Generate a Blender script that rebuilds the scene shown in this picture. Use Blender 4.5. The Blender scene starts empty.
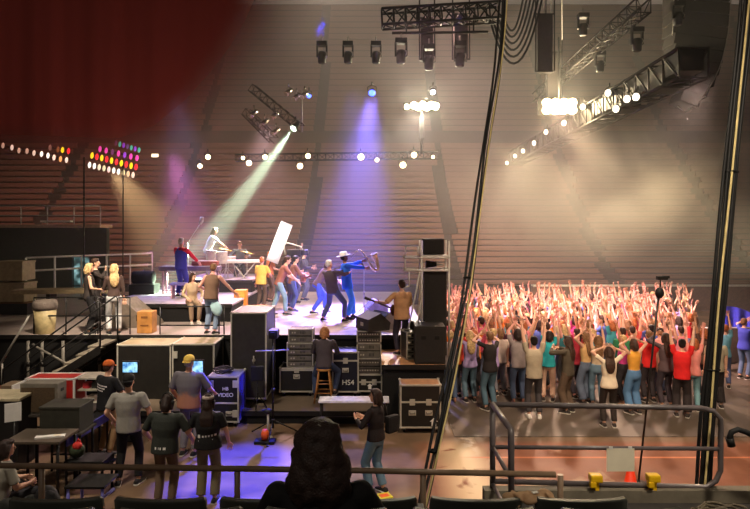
import bpy, bmesh, math, random
from mathutils import Vector, Matrix
from mathutils.bvhtree import BVHTree
random.seed(7)
PI = math.pi
R = math.radians
SC = bpy.context.scene
COL = SC.collection
V = Vector
# ------------------------------------------------------------------ camera geometry (photo measured in 750x509)
FPX, HZ, CX, CH = 600.0, 228.0, 375.0, 4.2
def P(px, py, Y):
    return V(((px - CX) * Y / FPX, Y, CH - (py - HZ) * Y / FPX))
def G(px, py, z=0.0):
    return P(px, py, (CH - z) * FPX / (py - HZ))

# ------------------------------------------------------------------ materials
def lin(c):
    out = []
    for v in c:
        v = v / 255.0
        out.append(v / 12.92 if v <= 0.04045 else ((v + 0.055) / 1.055) ** 2.4)
    return out
MATS = {}
def mat(name, rgb, rough=0.65, metal=0.0, var=0.18, scale=9.0, bump=0.0, emit=0.0, spec=0.4):
    if name in MATS:
        return MATS[name]
    m = bpy.data.materials.new(name); m.use_nodes = True
    nt = m.node_tree; b = nt.nodes['Principled BSDF']
    c = lin(rgb)
    b.inputs['Roughness'].default_value = rough
    b.inputs['Metallic'].default_value = metal
    b.inputs['Specular IOR Level'].default_value = spec
    if emit > 0:
        b.inputs['Base Color'].default_value = (*c, 1)
        b.inputs['Emission Color'].default_value = (*c, 1)
        b.inputs['Emission Strength'].default_value = emit
    else:
        tc = nt.nodes.new('ShaderNodeTexCoord')
        nz = nt.nodes.new('ShaderNodeTexNoise'); nz.inputs['Scale'].default_value = scale; nz.inputs['Detail'].default_value = 3
        rp = nt.nodes.new('ShaderNodeValToRGB')
        rp.color_ramp.elements[0].position = 0.3; rp.color_ramp.elements[1].position = 0.7
        rp.color_ramp.elements[0].color = (*[x * (1 - var) for x in c], 1)
        rp.color_ramp.elements[1].color = (*[min(1, x * (1 + var)) for x in c], 1)
        nt.links.new(tc.outputs['Object'], nz.inputs['Vector'])
        nt.links.new(nz.outputs['Fac'], rp.inputs['Fac'])
        nt.links.new(rp.outputs['Color'], b.inputs['Base Color'])
        if bump > 0:
            bp = nt.nodes.new('ShaderNodeBump'); bp.inputs['Strength'].default_value = bump; bp.inputs['Distance'].default_value = 0.02
            n2 = nt.nodes.new('ShaderNodeTexNoise'); n2.inputs['Scale'].default_value = scale * 4
            nt.links.new(tc.outputs['Object'], n2.inputs['Vector'])
            nt.links.new(n2.outputs['Fac'], bp.inputs['Height'])
            nt.links.new(bp.outputs['Normal'], b.inputs['Normal'])
    MATS[name] = m
    return m
BLACK = mat('black_paint', (26, 25, 24), 0.5)
BLACKCLOTH = mat('black_cloth', (17, 16, 16), 0.9, bump=0.3)
CASEBLK = mat('case_laminate', (31, 30, 27), 0.45)
ALU = mat('aluminium', (186, 182, 168), 0.45, 0.12, 0.1)
STEEL = mat('steel', (176, 172, 164), 0.4, 0.2, 0.1)
WHITE = mat('white_paint', (225, 222, 214), 0.5, var=0.05)
WOOD = mat('ply_wood', (176, 122, 62), 0.6, var=0.25, scale=5)
DECK = mat('stage_deck', (158, 144, 138), 0.42, var=0.22, scale=.9, spec=.3)
DARKMETAL = mat('dark_metal', (44, 42, 40), 0.45, 0.6)
GRILLE = mat('grille', (40, 38, 35), 0.75, bump=0.5, scale=40)
RUBBER = mat('rubber', (14, 14, 14), 0.7)
YELLOW = mat('yellow_plastic', (240, 190, 20), 0.45, var=0.05)
LABELW = mat('white_print', (235, 232, 225), 0.6, var=0.03)

# ------------------------------------------------------------------ objects
def tag(o, label=None, cat=None, group=None, kind=None):
    if label: o['label'] = label
    if cat: o['category'] = cat
    if group: o['group'] = group
    if kind: o['kind'] = kind
    return o
def thing(name, label, cat, loc=(0, 0, 0), rz=0.0, group=None):
    o = bpy.data.objects.new(name, None); COL.objects.link(o)
    o.empty_display_size = 0.1
    o.location = loc; o.rotation_euler = (0, 0, rz)
    return tag(o, label, cat, group)
def link(name, me, parent=None, loc=None, rz=0):
    o = bpy.data.objects.new(name, me); COL.objects.link(o)
    if parent: o.parent = parent
    if loc is not None: o.location = loc
    if rz: o.rotation_euler = (0, 0, rz)
    return o
class MB:
    def __init__(s):
        s.bm = bmesh.new()
    def _mi(s, fs, mi):
        for f in fs: f.material_index = mi
    def box(s, c, d, rot=None, mi=0, bev=0.0):
        M = Matrix.Translation(V(c))
        if rot is not None:
            M = M @ (Matrix.Rotation(rot, 4, 'Z') if isinstance(rot, (int, float)) else rot.to_matrix().to_4x4() if hasattr(rot, 'to_matrix') else rot)
        M = M @ Matrix.Diagonal((d[0], d[1], d[2], 1))
        r = bmesh.ops.create_cube(s.bm, size=1, matrix=M)
        fs = {f for v in r['verts'] for f in v.link_faces}
        s._mi(fs, mi)
        if bev:
            es = list({e for v in r['verts'] for e in v.link_edges})
            q = bmesh.ops.bevel(s.bm, geom=es, offset=bev, segments=2, affect='EDGES', profile=0.6)
            s._mi(q['faces'], mi)
        return s
    def loft(s, rings, mi=0, cap=True):
        vs = [[s.bm.verts.new(p) for p in ring] for ring in rings]
        n = len(rings[0])
        for a, b in zip(vs, vs[1:]):
            for i in range(n):
                f = s.bm.faces.new((a[i], a[(i + 1) % n], b[(i + 1) % n], b[i])); f.material_index = mi; f.smooth = True
        if cap:
            f = s.bm.faces.new(list(reversed(vs[0]))); f.material_index = mi
            f = s.bm.faces.new(vs[-1]); f.material_index = mi
        return s
    def tube(s, pts, r, seg=8, mi=0, cap=True):
        pts = [V(p) for p in pts]
        rad = r if isinstance(r, (list, tuple)) else [r] * len(pts)
        rings, prev = [], None
        for i, p in enumerate(pts):
            d = (pts[min(i + 1, len(pts) - 1)] - pts[max(i - 1, 0)]).normalized()
            if prev is None:
                u = d.cross(V((0, 0, 1)))
                if u.length < 1e-3: u = d.cross(V((1, 0, 0)))
            else:
                u = prev - d * prev.dot(d)
            u.normalize(); prev = u; w = d.cross(u)
            rings.append([p + (u * math.cos(2 * PI * k / seg) + w * math.sin(2 * PI * k / seg)) * rad[i] for k in range(seg)])
        return s.loft(rings, mi, cap)
    def cyl(s, a, b, r, r2=None, seg=14, mi=0):
        return s.tube([a, b], [r, r if r2 is None else r2], seg, mi)
    def lathe(s, prof, c=(0, 0, 0), seg=20, mi=0, rot=None):
        c = V(c); rings = []
        for (r, z) in prof:
            ring = []
            for k in range(seg):
                p = V((r * math.cos(2 * PI * k / seg), r * math.sin(2 * PI * k / seg), z))
                if rot is not None: p = rot @ p
                ring.append(c + p)
            rings.append(ring)
        return s.loft(rings, mi, True)
    def prism(s, poly, y0, y1, mi=0, axis='y'):
        def q(a, b, t):
            return V((a, t, b)) if axis == 'y' else (V((t, a, b)) if axis == 'x' else V((a, b, t)))
        A = [s.bm.verts.new(q(a, b, y0)) for a, b in poly]; B = [s.bm.verts.new(q(a, b, y1)) for a, b in poly]
        n = len(poly); fs = [s.bm.faces.new(A), s.bm.faces.new(list(reversed(B)))]
        for i in range(n): fs.append(s.bm.faces.new((A[i], B[i], B[(i + 1) % n], A[(i + 1) % n])))
        s._mi(fs, mi)
        return s
    def ell(s, c, r, M=None, mi=0, sub=2):
        T = Matrix.Translation(V(c))
        if M is not None: T = T @ M.to_4x4()
        q = bmesh.ops.create_icosphere(s.bm, subdivisions=sub, radius=1, matrix=T @ Matrix.Diagonal((r[0], r[1], r[2], 1)))
        for f in {f for v in q['verts'] for f in v.link_faces}: f.material_index = mi; f.smooth = True
        return s
    def mesh(s, name, mats):
        bmesh.ops.recalc_face_normals(s.bm, faces=s.bm.faces[:])
        me = bpy.data.meshes.new(name); s.bm.to_mesh(me); s.bm.free()
        for m in (mats if isinstance(mats, (list, tuple)) else [mats]): me.materials.append(m)
        return me
    def build(s, name, mats, parent=None, loc=None, rz=0):
        return link(name, s.mesh(name, mats), parent, loc, rz)
def struct(name, mb, m, label=None):
    o = mb.build(name, m); o['kind'] = 'structure'
    if label: o['label'] = label
    return o
def copytree(o, parent=None):
    c = o.copy(); COL.objects.link(c)
    if parent is not None: c.parent = parent
    for ch in o.children: copytree(ch, c)
    return c
def lettering(body, size, loc, rot, parent, m=LABELW, name='lettering', ext=0.002):
    cu = bpy.data.curves.new(name, 'FONT'); cu.body = body; cu.size = size; cu.extrude = ext
    cu.align_x = 'CENTER'; cu.align_y = 'CENTER'; cu.materials.append(m)
    t = bpy.data.objects.new('tmp', cu); COL.objects.link(t)
    me = bpy.data.meshes.new_from_object(t.evaluated_get(bpy.context.evaluated_depsgraph_get())); me.name = name
    bpy.data.objects.remove(t)
    if not me.materials: me.materials.append(m)
    o = bpy.data.objects.new(name, me); COL.objects.link(o); o.parent = parent
    o.location = loc; o.rotation_euler = rot
    return o
def spot(loc, tgt, energy, color, angle, blend=0.5, rad=0.15):
    l = bpy.data.lights.new('spotlight', 'SPOT'); l.energy = energy; l.color = color
    l.spot_size = R(angle); l.spot_blend = blend; l.shadow_soft_size = rad
    o = bpy.data.objects.new('spotlight', l); COL.objects.link(o); o.location = loc
    o.rotation_euler = (V(tgt) - V(loc)).to_track_quat('-Z', 'Y').to_euler()
    return o

# ------------------------------------------------------------------ people
def solve(a, t, l1, l2, pole):
    d = t - a; L = max(1e-3, d.length); dr = d / L; L = min(L, 0.998 * (l1 + l2)); L = max(L, abs(l1 - l2) + 0.02)
    c = (l1 * l1 + L * L - l2 * l2) / (2 * l1 * L); c = max(-1, min(1, c))
    p = V(pole); p = p - dr * p.dot(dr)
    if p.length < 1e-4: p = V((0, -1, 0)) - dr * (-dr.y)
    p.normalize()
    e = a + dr * l1 * c + p * l1 * math.sqrt(1 - c * c)
    return e, a + dr * L
def joints(q):
    J = {}
    fem = q.get('fem', 0)
    lean, side, tw = R(q.get('lean', 0)), R(q.get('side', 0)), R(q.get('twist', 0))
    u = V((math.sin(side), math.sin(lean) * math.cos(side), math.cos(lean) * math.cos(side)))
    r = V((math.cos(tw), math.sin(tw), 0)); r = (r - u * r.dot(u)).normalized(); f = u.cross(r)
    C = V(q.get('hip', (0, 0, 0.95)))
    J.update(C=C, u=u, r=r, f=f)
    br = q.get('broad', 1.0); J['br'] = br; sw = (0.165 if fem else 0.19) * br
    J['nb'] = C + u * 0.53
    hy, hp, hr = R(q.get('hyaw', 0)), R(q.get('hpitch', 0)), R(q.get('hroll', 0))
    base = Matrix((r, f, u)).transposed()
    half = base.to_quaternion().slerp(Matrix.Identity(3).to_quaternion(), 0.6).to_matrix()
    J['HM'] = half @ Matrix.Rotation(hy, 3, 'Z') @ Matrix.Rotation(hp, 3, 'X') @ Matrix.Rotation(hr, 3, 'Y')
    J['hc'] = J['nb'] + u * 0.045 + J['HM'] @ V((0, 0.015, 0.105))
    for s, k in ((1, 'r'), (-1, 'l')):
        sh = C + u * 0.458 + r * sw * s
        raise_ = q.get(k + 'h', (0.24 * s, 0.08, 0.80))
        t = V(raise_)
        if t.z > sh.z + 0.25: sh = sh + u * 0.035 - r * 0.02 * s
        e, w = solve(sh, t, 0.285, 0.255, q.get(k + 'e', (0.6 * s, -0.7, -0.4)))
        J[k + 's'], J[k + 'e'], J[k + 'w'] = sh, e, w
        hd = q.get(k + 'd'); J[k + 'd'] = V(hd).normalized() if hd else (w - e).normalized()
        hip = C + V((math.cos(tw * 0.3), math.sin(tw * 0.3), 0)) * 0.09 * s - V((0, 0, 0.03))
        ft = V(q.get(k + 'f', (0.11 * s, 0, 0)))
        kn, an = solve(hip, ft + V((0, -0.02, 0.085)), 0.44, 0.43, q.get(k + 'k', (0.12 * s, 1, 0)))
        J[k + 'p'], J[k + 'k'], J[k + 'a'] = hip, kn, an
        J[k + 'fy'] = R(q.get(k + 'fy', -8 * s))
    return J
def capsule(mb, a, b, ra, rb, flat=False, seg=12, mi=0):
    a, b = V(a), V(b); d = (b - a).normalized()
    if flat: pts, rr = [a - d * ra * 0.7, a - d * ra * 0.3, a, b], [ra * 0.5, ra * 0.9, ra, rb]
    else: pts, rr = [a - d * ra * 0.95, a - d * ra * 0.7, a, b, b + d * rb * 0.7, b + d * rb * 0.95], [ra * 0.25, ra * 0.7, ra, rb, rb * 0.7, rb * 0.25]
    mb.tube(pts, rr, seg, mi)
def torso_rings(J, spec, n=18):
    rings = []
    for (h, w, d, *o) in spec:
        c = J['C'] + J['u'] * h + J['f'] * (o[0] if o else 0)
        rings.append([c + J['r'] * w * (1 + (J['br'] - 1) * (1 if h < .5 else .3)) * math.cos(2 * PI * k / n) + J['f'] * d * (1 + (J['br'] - 1) * (.8 if h < .5 else .3)) * math.sin(2 * PI * k / n) for k in range(n)])
    return rings
TM = [(-0.13, .10, .08), (-0.05, .155, .11), (.05, .15, .105), (.15, .142, .10), (.28, .16, .112), (.40, .172, .112), (.465, .15, .09), (.51, .085, .07), (.535, .055, .055)]
TF = [(-0.13, .10, .08), (-0.05, .165, .118), (.05, .145, .105), (.15, .12, .09), (.28, .138, .115, .01), (.40, .15, .105), (.465, .13, .08), (.51, .075, .06), (.535, .048, .05)]
def voxel(mb, vs, it, name, mats, extra=None):
    bmesh.ops.recalc_face_normals(mb.bm, faces=mb.bm.faces[:])
    me = bpy.data.meshes.new('tmp'); mb.bm.to_mesh(me); mb.bm.free()
    o = bpy.data.objects.new('tmp', me); COL.objects.link(o)
    m = o.modifiers.new('r', 'REMESH'); m.mode = 'VOXEL'; m.voxel_size = vs
    if it:
        s = o.modifiers.new('s', 'SMOOTH'); s.factor = 0.5; s.iterations = it
    dg = bpy.context.evaluated_depsgraph_get()
    e = o.evaluated_get(dg)
    bm = bmesh.new(); bm.from_mesh(e.to_mesh()); e.to_mesh_clear()
    bpy.data.objects.remove(o); bpy.data.meshes.remove(me)
    for f in bm.faces: f.material_index = 0; f.smooth = True
    nm = bpy.data.meshes.new(name); 
    if extra is not None:
        t = bpy.data.meshes.new('t2'); bmesh.ops.recalc_face_normals(extra.bm, faces=extra.bm.faces[:])
        extra.bm.to_mesh(t); extra.bm.free(); bm.from_mesh(t); bpy.data.meshes.remove(t)
    bm.to_mesh(nm); bm.free()
    for x in mats: nm.materials.append(x)
    return nm
SKIN = {k: mat('skin_' + k, c, 0.5, var=0.06, scale=14) for k, c in dict(light=(226, 176, 148), tan=(200, 146, 112), brown=(142, 94, 66), pink=(236, 172, 156)).items()}
EYE = mat('eye_dark', (30, 24, 20), 0.3, var=0)
LIP = mat('lip', (170, 84, 78), 0.5, var=0)
def scale_mesh(me, s):
    if abs(s - 1) > 1e-4: me.transform(Matrix.Diagonal((s, s, s, 1)))
    return me
def body_mesh(q, vs, it=3):
    J = joints(q); fem = q.get('fem', 0); mb = MB(); ex = MB()
    k = 0.93
    mb.loft(torso_rings(J, [(h, w * k, d * k, *o) for h, w, d, *o in (TF if fem else TM)]))
    a = (0.86 if fem else 1.0) * (1 + (J['br'] - 1) * .7)
    for s, n in ((1, 'r'), (-1, 'l')):
        capsule(mb, J[n + 's'], J[n + 'e'], .052 * a, .041 * a); capsule(mb, J[n + 'e'], J[n + 'w'], .041 * a, .028 * a)
        capsule(mb, J['C'] + J['u'] * .40 + J['r'] * .07 * s, J[n + 's'], .06 * a, .055 * a)
        capsule(mb, J[n + 'p'], J[n + 'k'], .082, .055); capsule(mb, J[n + 'k'], J[n + 'a'], .055, .036)
        capsule(mb, J[n + 'k'] + (J[n + 'a'] - J[n + 'k']) * .15 - V((0, .012, 0)), J[n + 'k'] + (J[n + 'a'] - J[n + 'k']) * .5 - V((0, .008, 0)), .05, .045)
        ft = J[n + 'a']; fd = V((-math.sin(J[n + 'fy']), math.cos(J[n + 'fy']), 0))
        capsule(mb, ft - V((0, 0, .04)), ft + fd * .11 - V((0, 0, .055)), .035, .026)
        # hand: palm in the body surface, five fingers rooted inside it
        w, hd = J[n + 'w'], J[n + 'd']
        sd = V(q.get(n + 'n', (0, -1, 0))); pn = (sd - hd * sd.dot(hd))
        if pn.length < .05: pn = V((1, 0, 0)) - hd * hd.x
        pn.normalize(); ac = hd.cross(pn)
        rings = []
        for t, wd, th in ((-.01, .026, .022), (.03, .036, .018), (.07, .042, .016), (.092, .036, .012)):
            c = w + hd * t; rings.append([c + ac * wd * math.cos(2 * PI * i / 10) + pn * th * math.sin(2 * PI * i / 10) for i in range(10)])
        mb.loft(rings)
        curl = R(q.get(n + 'c', 22))
        for i, ln in enumerate((.068, .078, .073, .058)):
            x = (i - 1.5) * .0205 * (s if True else 1)
            p0 = w + hd * .07 + ac * x
            d1 = (hd + ac * x * 3.2 + pn * math.sin(curl * .6)).normalized(); d2 = (hd * math.cos(curl * 1.7) + pn * math.sin(curl * 1.7) + ac * x * 2.5).normalized()
            p1 = p0 + d1 * (ln * .55 + .022); p2 = p1 + d2 * ln * .5
            ex.tube([p0, p1, p2, p2 + d2 * .006], [.0098, .0092, .008, .004], 6)
        tb = w + hd * .025 - ac * .026 * s; td = (hd * .75 - ac * s * .8 + pn * .25).normalized()
        ex.tube([tb, tb + td * .04, tb + td * .04 + (td * .4 + hd).normalized() * .035], [.0135, .0115, .007], 6)
    # head
    H, c = J['HM'], J['hc']
    capsule(mb, J['nb'] - J['u'] * .03, c - H @ V((0, .01, .06)), .052 * a, .05 * a)
    mb.ell(c + H @ V((0, -.01, .025)), (.074, .092, .093), H); mb.ell(c + H @ V((0, .022, -.045)), (.056, .068, .07), H)
    mb.ell(c + H @ V((0, .058, -.085)), (.026, .024, .022), H)
    ex_eyes = [(.031, .083, .012), (-.031, .083, .012)]
    nose = [c + H @ V((0, .080, .02)), c + H @ V((0, .098, -.012)), c + H @ V((0, .086, -.026))]
    ex.tube(nose, [.008, .014, .012], 8)
    for s in (1, -1):
        ex.ell(c + H @ V((.074 * s, -.004, -.008)), (.011, .022, .031), H, sub=1)
        ex.ell(c + H @ V((.03 * s, .080, .010)), (.011, .007, .007), H, mi=1, sub=1)
        ex.tube([c + H @ V((.015 * s, .086, .03)), c + H @ V((.045 * s, .076, .031))], .0045, 5, mi=1)
    ex.ell(c + H @ V((0, .083, -.052)), (.022, .008, .006), H, mi=2, sub=1)
    return scale_mesh(voxel(mb, vs, it, 'person', [SKIN['light'], EYE, LIP], ex), q.get('H', 1.75) / 1.75), J
def shirt_mesh(J, q, vs, sleeve=0.6, hem=-0.10, loose=1.0, neck=.50, it=2, puff=1.0, tank=False):
    fem = q.get('fem', 0); mb = MB(); g = .016
    base = [(h, w, d, *o) for h, w, d, *o in (TF if fem else TM) if h <= neck + .001]
    sp = []
    hw = (.172 if fem else .17) * loose; hd_ = .128 * loose
    sp.append((hem, hw if hem < 0 else .135 * loose if fem else .155 * loose, hd_ if hem < 0 else .112 * loose))
    for h, w, d, *o in base:
        if h > hem + .03 and h > -.1:
            lo = loose if h < .35 else 1.0
            sp.append((h, (w + g) * (lo if h < .35 else 1), (d + g) * lo, *o))
    if len(sp) > 1: sp.append((neck + .02, .078, .075))
    mb.loft(torso_rings(J, sp))
    a = (0.86 if fem else 1.0) * (1 + (J['br'] - 1) * .7)
    for s, n in ((1, 'r'), (-1, 'l')):
        S, E, W = J[n + 's'], J[n + 'e'], J[n + 'w']
        capsule(mb, J['C'] + J['u'] * .405 + J['r'] * .07 * s + J['u'] * .012, S, .07 * a, (.05 if tank else .058) * a)
        if tank: continue
        if sleeve <= 1:
            capsule(mb, S, S + (E - S) * sleeve, .060 * a * puff, .064 * a * puff, True)
        else:
            capsule(mb, S, E, .066 * a * puff, .056 * a * puff); capsule(mb, E, E + (W - E) * (sleeve - 1), .056 * a * puff, .044 * a * puff, True)
    return scale_mesh(voxel(mb, vs, it, 'shirt', [BLACKCLOTH]), q.get('H', 1.75) / 1.75)
def trouser_mesh(J, q, vs, leg=1.92, wide=1.0, it=2, top=.06):
    mb = MB(); fem = q.get('fem', 0)
    w = (.168 if fem else .162)
    mb.loft(torso_rings(J, [(top, w - .012, .118), (0, w, .122), (-.06, w + .004, .126), (-.12, .14, .11), (-.15, .10, .085)]))
    for n in 'rl':
        Pp, K, A = J[n + 'p'], J[n + 'k'], J[n + 'a']
        r1 = .071 * (1 + (wide - 1) * .5); r2 = .058 * wide
        if leg <= 1: capsule(mb, Pp, Pp + (K - Pp) * leg, .098, .088, True)
        else:
            capsule(mb, Pp, K, .097, r1); capsule(mb, K, K + (A - K) * (leg - 1), r1, r2, True)
    return scale_mesh(voxel(mb, vs, it, 'trousers', [BLACKCLOTH]), q.get('H', 1.75) / 1.75)
def shoe_mesh(J, q, n):
    mb = MB(); a = J[n + 'a']; th = J[n + 'fy']; fd = V((-math.sin(th), math.cos(th), 0)); sd = V((fd.y, -fd.x, 0))
    o = a - V((0, 0, .085)); rings = []
    for t, w, h in ((-.085, .02, .05), (-.075, .036, .085), (-.02, .042, .095), (.05, .045, .075), (.12, .048, .055), (.17, .040, .045), (.195, .018, .03)):
        c = o + fd * t
        rings.append([c + sd * w * x + V((0, 0, h * z)) for x, z in ((-.8, 0), (-1, .25), (-.9, .65), (-.45, .97), (0, 1), (.45, .97), (.9, .65), (1, .25), (.8, 0), (0, 0))])
    mb.loft(rings, 0)
    # sole
    rings = []
    for t, w in ((-.09, .03), (-.06, .043), (.05, .047), (.13, .05), (.198, .025)):
        c = o + fd * t
        rings.append([c + sd * w * x + V((0, 0, z)) for x, z in ((-1, 0), (-1, .022), (1, .022), (1, 0))])
    mb.loft(rings, 1)
    return scale_mesh(mb.mesh('shoe', [BLACK, WHITE]), q.get('H', 1.75) / 1.75)
def hair_mesh(J, q, vs, style, it=2):
    H, c = J['HM'], J['hc']; mb = MB()
    def E(p, r): mb.ell(c + H @ V(p), r, H)
    E((0, -.022, .042), (.085, .092, .09)); E((0, -.05, .0), (.079, .062, .085))
    if style == 'short': E((0, .02, .085), (.066, .06, .04))
    if style in ('bob', 'long', 'curly', 'pony', 'bun'):
        E((0, .025, .088), (.07, .062, .038))
    if style in ('bob', 'long'):
        for s in (1, -1): mb.tube([c + H @ V((.068 * s, .0, .06)), c + H @ V((.086 * s, -.01, -.02)), c + H @ V((.08 * s, -.025, -.12))], [.03, .035, .026], 8)
        mb.tube([c + H @ V((0, -.05, .03)), c + H @ V((0, -.075, -.07)), c + H @ V((0, -.07, -.15))], [.07, .075, .06], 12)
    if style == 'long':
        n = J['nb']; b = -J['f']; u = J['u']; r = J['r']
        rings = []
        for h, w, d, o in ((.10, .075, .05, .045), (.02, .10, .05, .075), (-.08, .115, .042, .115), (-.18, .105, .034, .125), (-.26, .075, .025, .122), (-.30, .035, .014, .118)):
            cc = n + u * h + b * o
            rings.append([cc + r * w * math.cos(2 * PI * i / 14) + b * d * math.sin(2 * PI * i / 14) for i in range(14)])
        mb.loft(rings)
    if style == 'curly':
        prof = ((.136, .02), (.130, .05), (.110, .080), (.07, .100), (0, .116), (-.07, .134), (-.13, .148), (-.185, .150), (-.23, .128), (-.25, .06))
        mb.loft([[c + H @ V((r_ * math.cos(2 * PI * k / 18), -.042 + .80 * r_ * math.sin(2 * PI * k / 18), z)) for k in range(18)] for z, r_ in prof])
        rnd = random.Random(3)
        for i in range(90):
            an = rnd.uniform(PI * .95, PI * 2.05); z = rnd.uniform(-.24, .10)
            r_ = next(r0 + (r1 - r0) * (z0 - z) / (z0 - z1) for (z0, r0), (z1, r1) in zip(prof, prof[1:]) if z1 <= z <= z0) - .004
            E((r_ * math.cos(an), -.042 + .80 * r_ * math.sin(an), z), (.021, .021, .032))
    if style == 'pony':
        mb.tube([c + H @ V((0, -.10, .06)), c + H @ V((0, -.15, .04)), c + H @ V((0, -.155, -.05)), c + H @ V((0, -.14, -.16)), c + H @ V((0, -.135, -.2))], [.025, .034, .036, .026, .01], 10)
    if style == 'bun': E((0, -.085, .10), (.045, .045, .042))
    return scale_mesh(voxel(mb, vs, it, 'hair', [BLACK]), q.get('H', 1.75) / 1.75)
def cap_mesh(J, q, backwards=False, name='cap'):
    H, c = J['HM'], J['hc']; mb = MB()
    sg = 24; rings = []
    for z, r in ((.03, 1.0), (.06, .99), (.09, .92), (.115, .74), (.132, .45), (.138, .12)):
        rings.append([c + H @ V((.094 * r * math.cos(2 * PI * k / sg), -.012 + .108 * r * math.sin(2 * PI * k / sg), z)) for k in range(sg)])
    mb.loft(rings)
    s = -1 if backwards else 1
    rings = []
    for t in range(7):
        x = -.075 + .025 * t; y = .085 + .075 * math.sqrt(max(0, 1 - (x / .078) ** 2))
        rings.append([c + H @ V((x, s * .07 - .012, .032)), c + H @ V((x, s * y - .012, .02)), c + H @ V((x, s * y - .012, .026)), c + H @ V((x, s * .07 - .012, .04))])
    mb.loft(rings)
    return scale_mesh(mb.mesh(name, [BLACK]), q.get('H', 1.75) / 1.75)
def fedora_mesh(J, q):
    H, c = J['HM'], J['hc']; mb = MB(); sg = 28; rings = []
    for z, r in ((.045, 1.75), (.04, 1.78), (.038, 1.3), (.03, 1.0), (.05, 1.55 * .66), (.09, .98), (.13, .9), (.15, .72), (.145, .3)):
        rings.append([c + H @ V((.096 * r * math.cos(2 * PI * k / sg), -.01 + .112 * r * math.sin(2 * PI * k / sg), z + .012 * abs(math.cos(2 * PI * k / sg)) * (r > 1.2))) for k in range(sg)])
    mb.loft(rings)
    return scale_mesh(mb.mesh('hat', [WHITE]), q.get('H', 1.75) / 1.75)
def headphones_mesh(J, q):
    H, c = J['HM'], J['hc']; mb = MB()
    mb.tube([c + H @ V((.1 * math.cos(t), -.015, .012 + .135 * math.sin(t))) for t in [PI * k / 12 for k in range(13)]], .011, 8)
    for s in (1, -1): mb.cyl(c + H @ V((.078 * s, -.015, -.005)), c + H @ V((.112 * s, -.015, -.005)), .042, .036)
    return scale_mesh(mb.mesh('headphones', [BLACK]), q.get('H', 1.75) / 1.75)
FAB = {}
def fabric(rgb, key=None):
    k = key or '%d_%d_%d' % tuple(rgb)
    if k not in FAB: FAB[k] = mat('fabric_' + k, rgb, 0.85, var=0.07, scale=11, bump=0.2)
    return FAB[k]
HAIRC = dict(black=(22, 18, 17), brown=(62, 40, 28), dark=(46, 32, 26), blond=(206, 174, 122), strawberry=(192, 130, 82), ginger=(172, 98, 54), grey=(186, 180, 172), light=(128, 92, 60))
def hairmat(k): return mat('hair_' + k, HAIRC[k], 0.55, var=0.35, scale=30, bump=0.4)
def put(o, m):
    for i, x in enumerate(m if isinstance(m, (list, tuple)) else [m]):
        if x is None: continue
        o.material_slots[i].link = 'OBJECT'; o.material_slots[i].material = x
def person(label, loc, rz, q, skin='light', shirt=None, trousers=None, hair=('short', 'brown'), cap=None, shoes=((30, 28, 27), (200, 196, 188)), vs=.0125, group=None, phones=False):
    bm_, J = body_mesh(q, vs)
    root = link('person', bm_, None, loc, rz); put(root, SKIN[skin]); tag(root, label, 'person', group)
    if shirt:
        o = link('shirt', shirt_mesh(J, q, vs, **shirt[1]), root); put(o, shirt[0] if not isinstance(shirt[0], tuple) else fabric(shirt[0]))
        root['_s'] = o.name
    if trousers:
        o = link('trousers', trouser_mesh(J, q, vs, **trousers[1]), root); put(o, fabric(trousers[0]))
    if hair and hair[0] != 'bald':
        o = link('hair', hair_mesh(J, q, .013, hair[0]), root); put(o, hairmat(hair[1]))
    if cap:
        o = link('cap', cap_mesh(J, q, cap[1] if len(cap) > 1 else False), root); put(o, fabric(cap[0]))
    if phones: link('headphones', headphones_mesh(J, q), root)
    if shoes:
        for n in 'rl':
            o = link('shoe', shoe_mesh(J, q, n), root); put(o, [fabric(shoes[0]), fabric(shoes[1])])
    return root, J
def back_print(root, rows, m, name='shirt_print'):
    """rows of small printed marks lying on the back of the shirt: (z, [(x0, x1), ...], height)"""
    sh = next(c for c in root.children if c.name.startswith('shirt'))
    bm = bmesh.new(); bm.from_mesh(sh.data); tree = BVHTree.FromBMesh(bm)
    mb = MB()
    for z, xs, h, sl in rows:
        for x0, x1 in xs:
            vs = []
            for x, zz in ((x0, z), (x1, z), (x1, z + h), (x0, z + h)):
                hit = tree.ray_cast(V((x, -1.5, zz + sl * x)), V((0, 1, 0)))[0]
                if hit is None: break
                vs.append(hit + V((0, -.004, 0)))
            if len(vs) == 4: mb.bm.faces.new([mb.bm.verts.new(v) for v in vs])
    bm.free()
    return mb.build(name, m, root)
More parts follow.
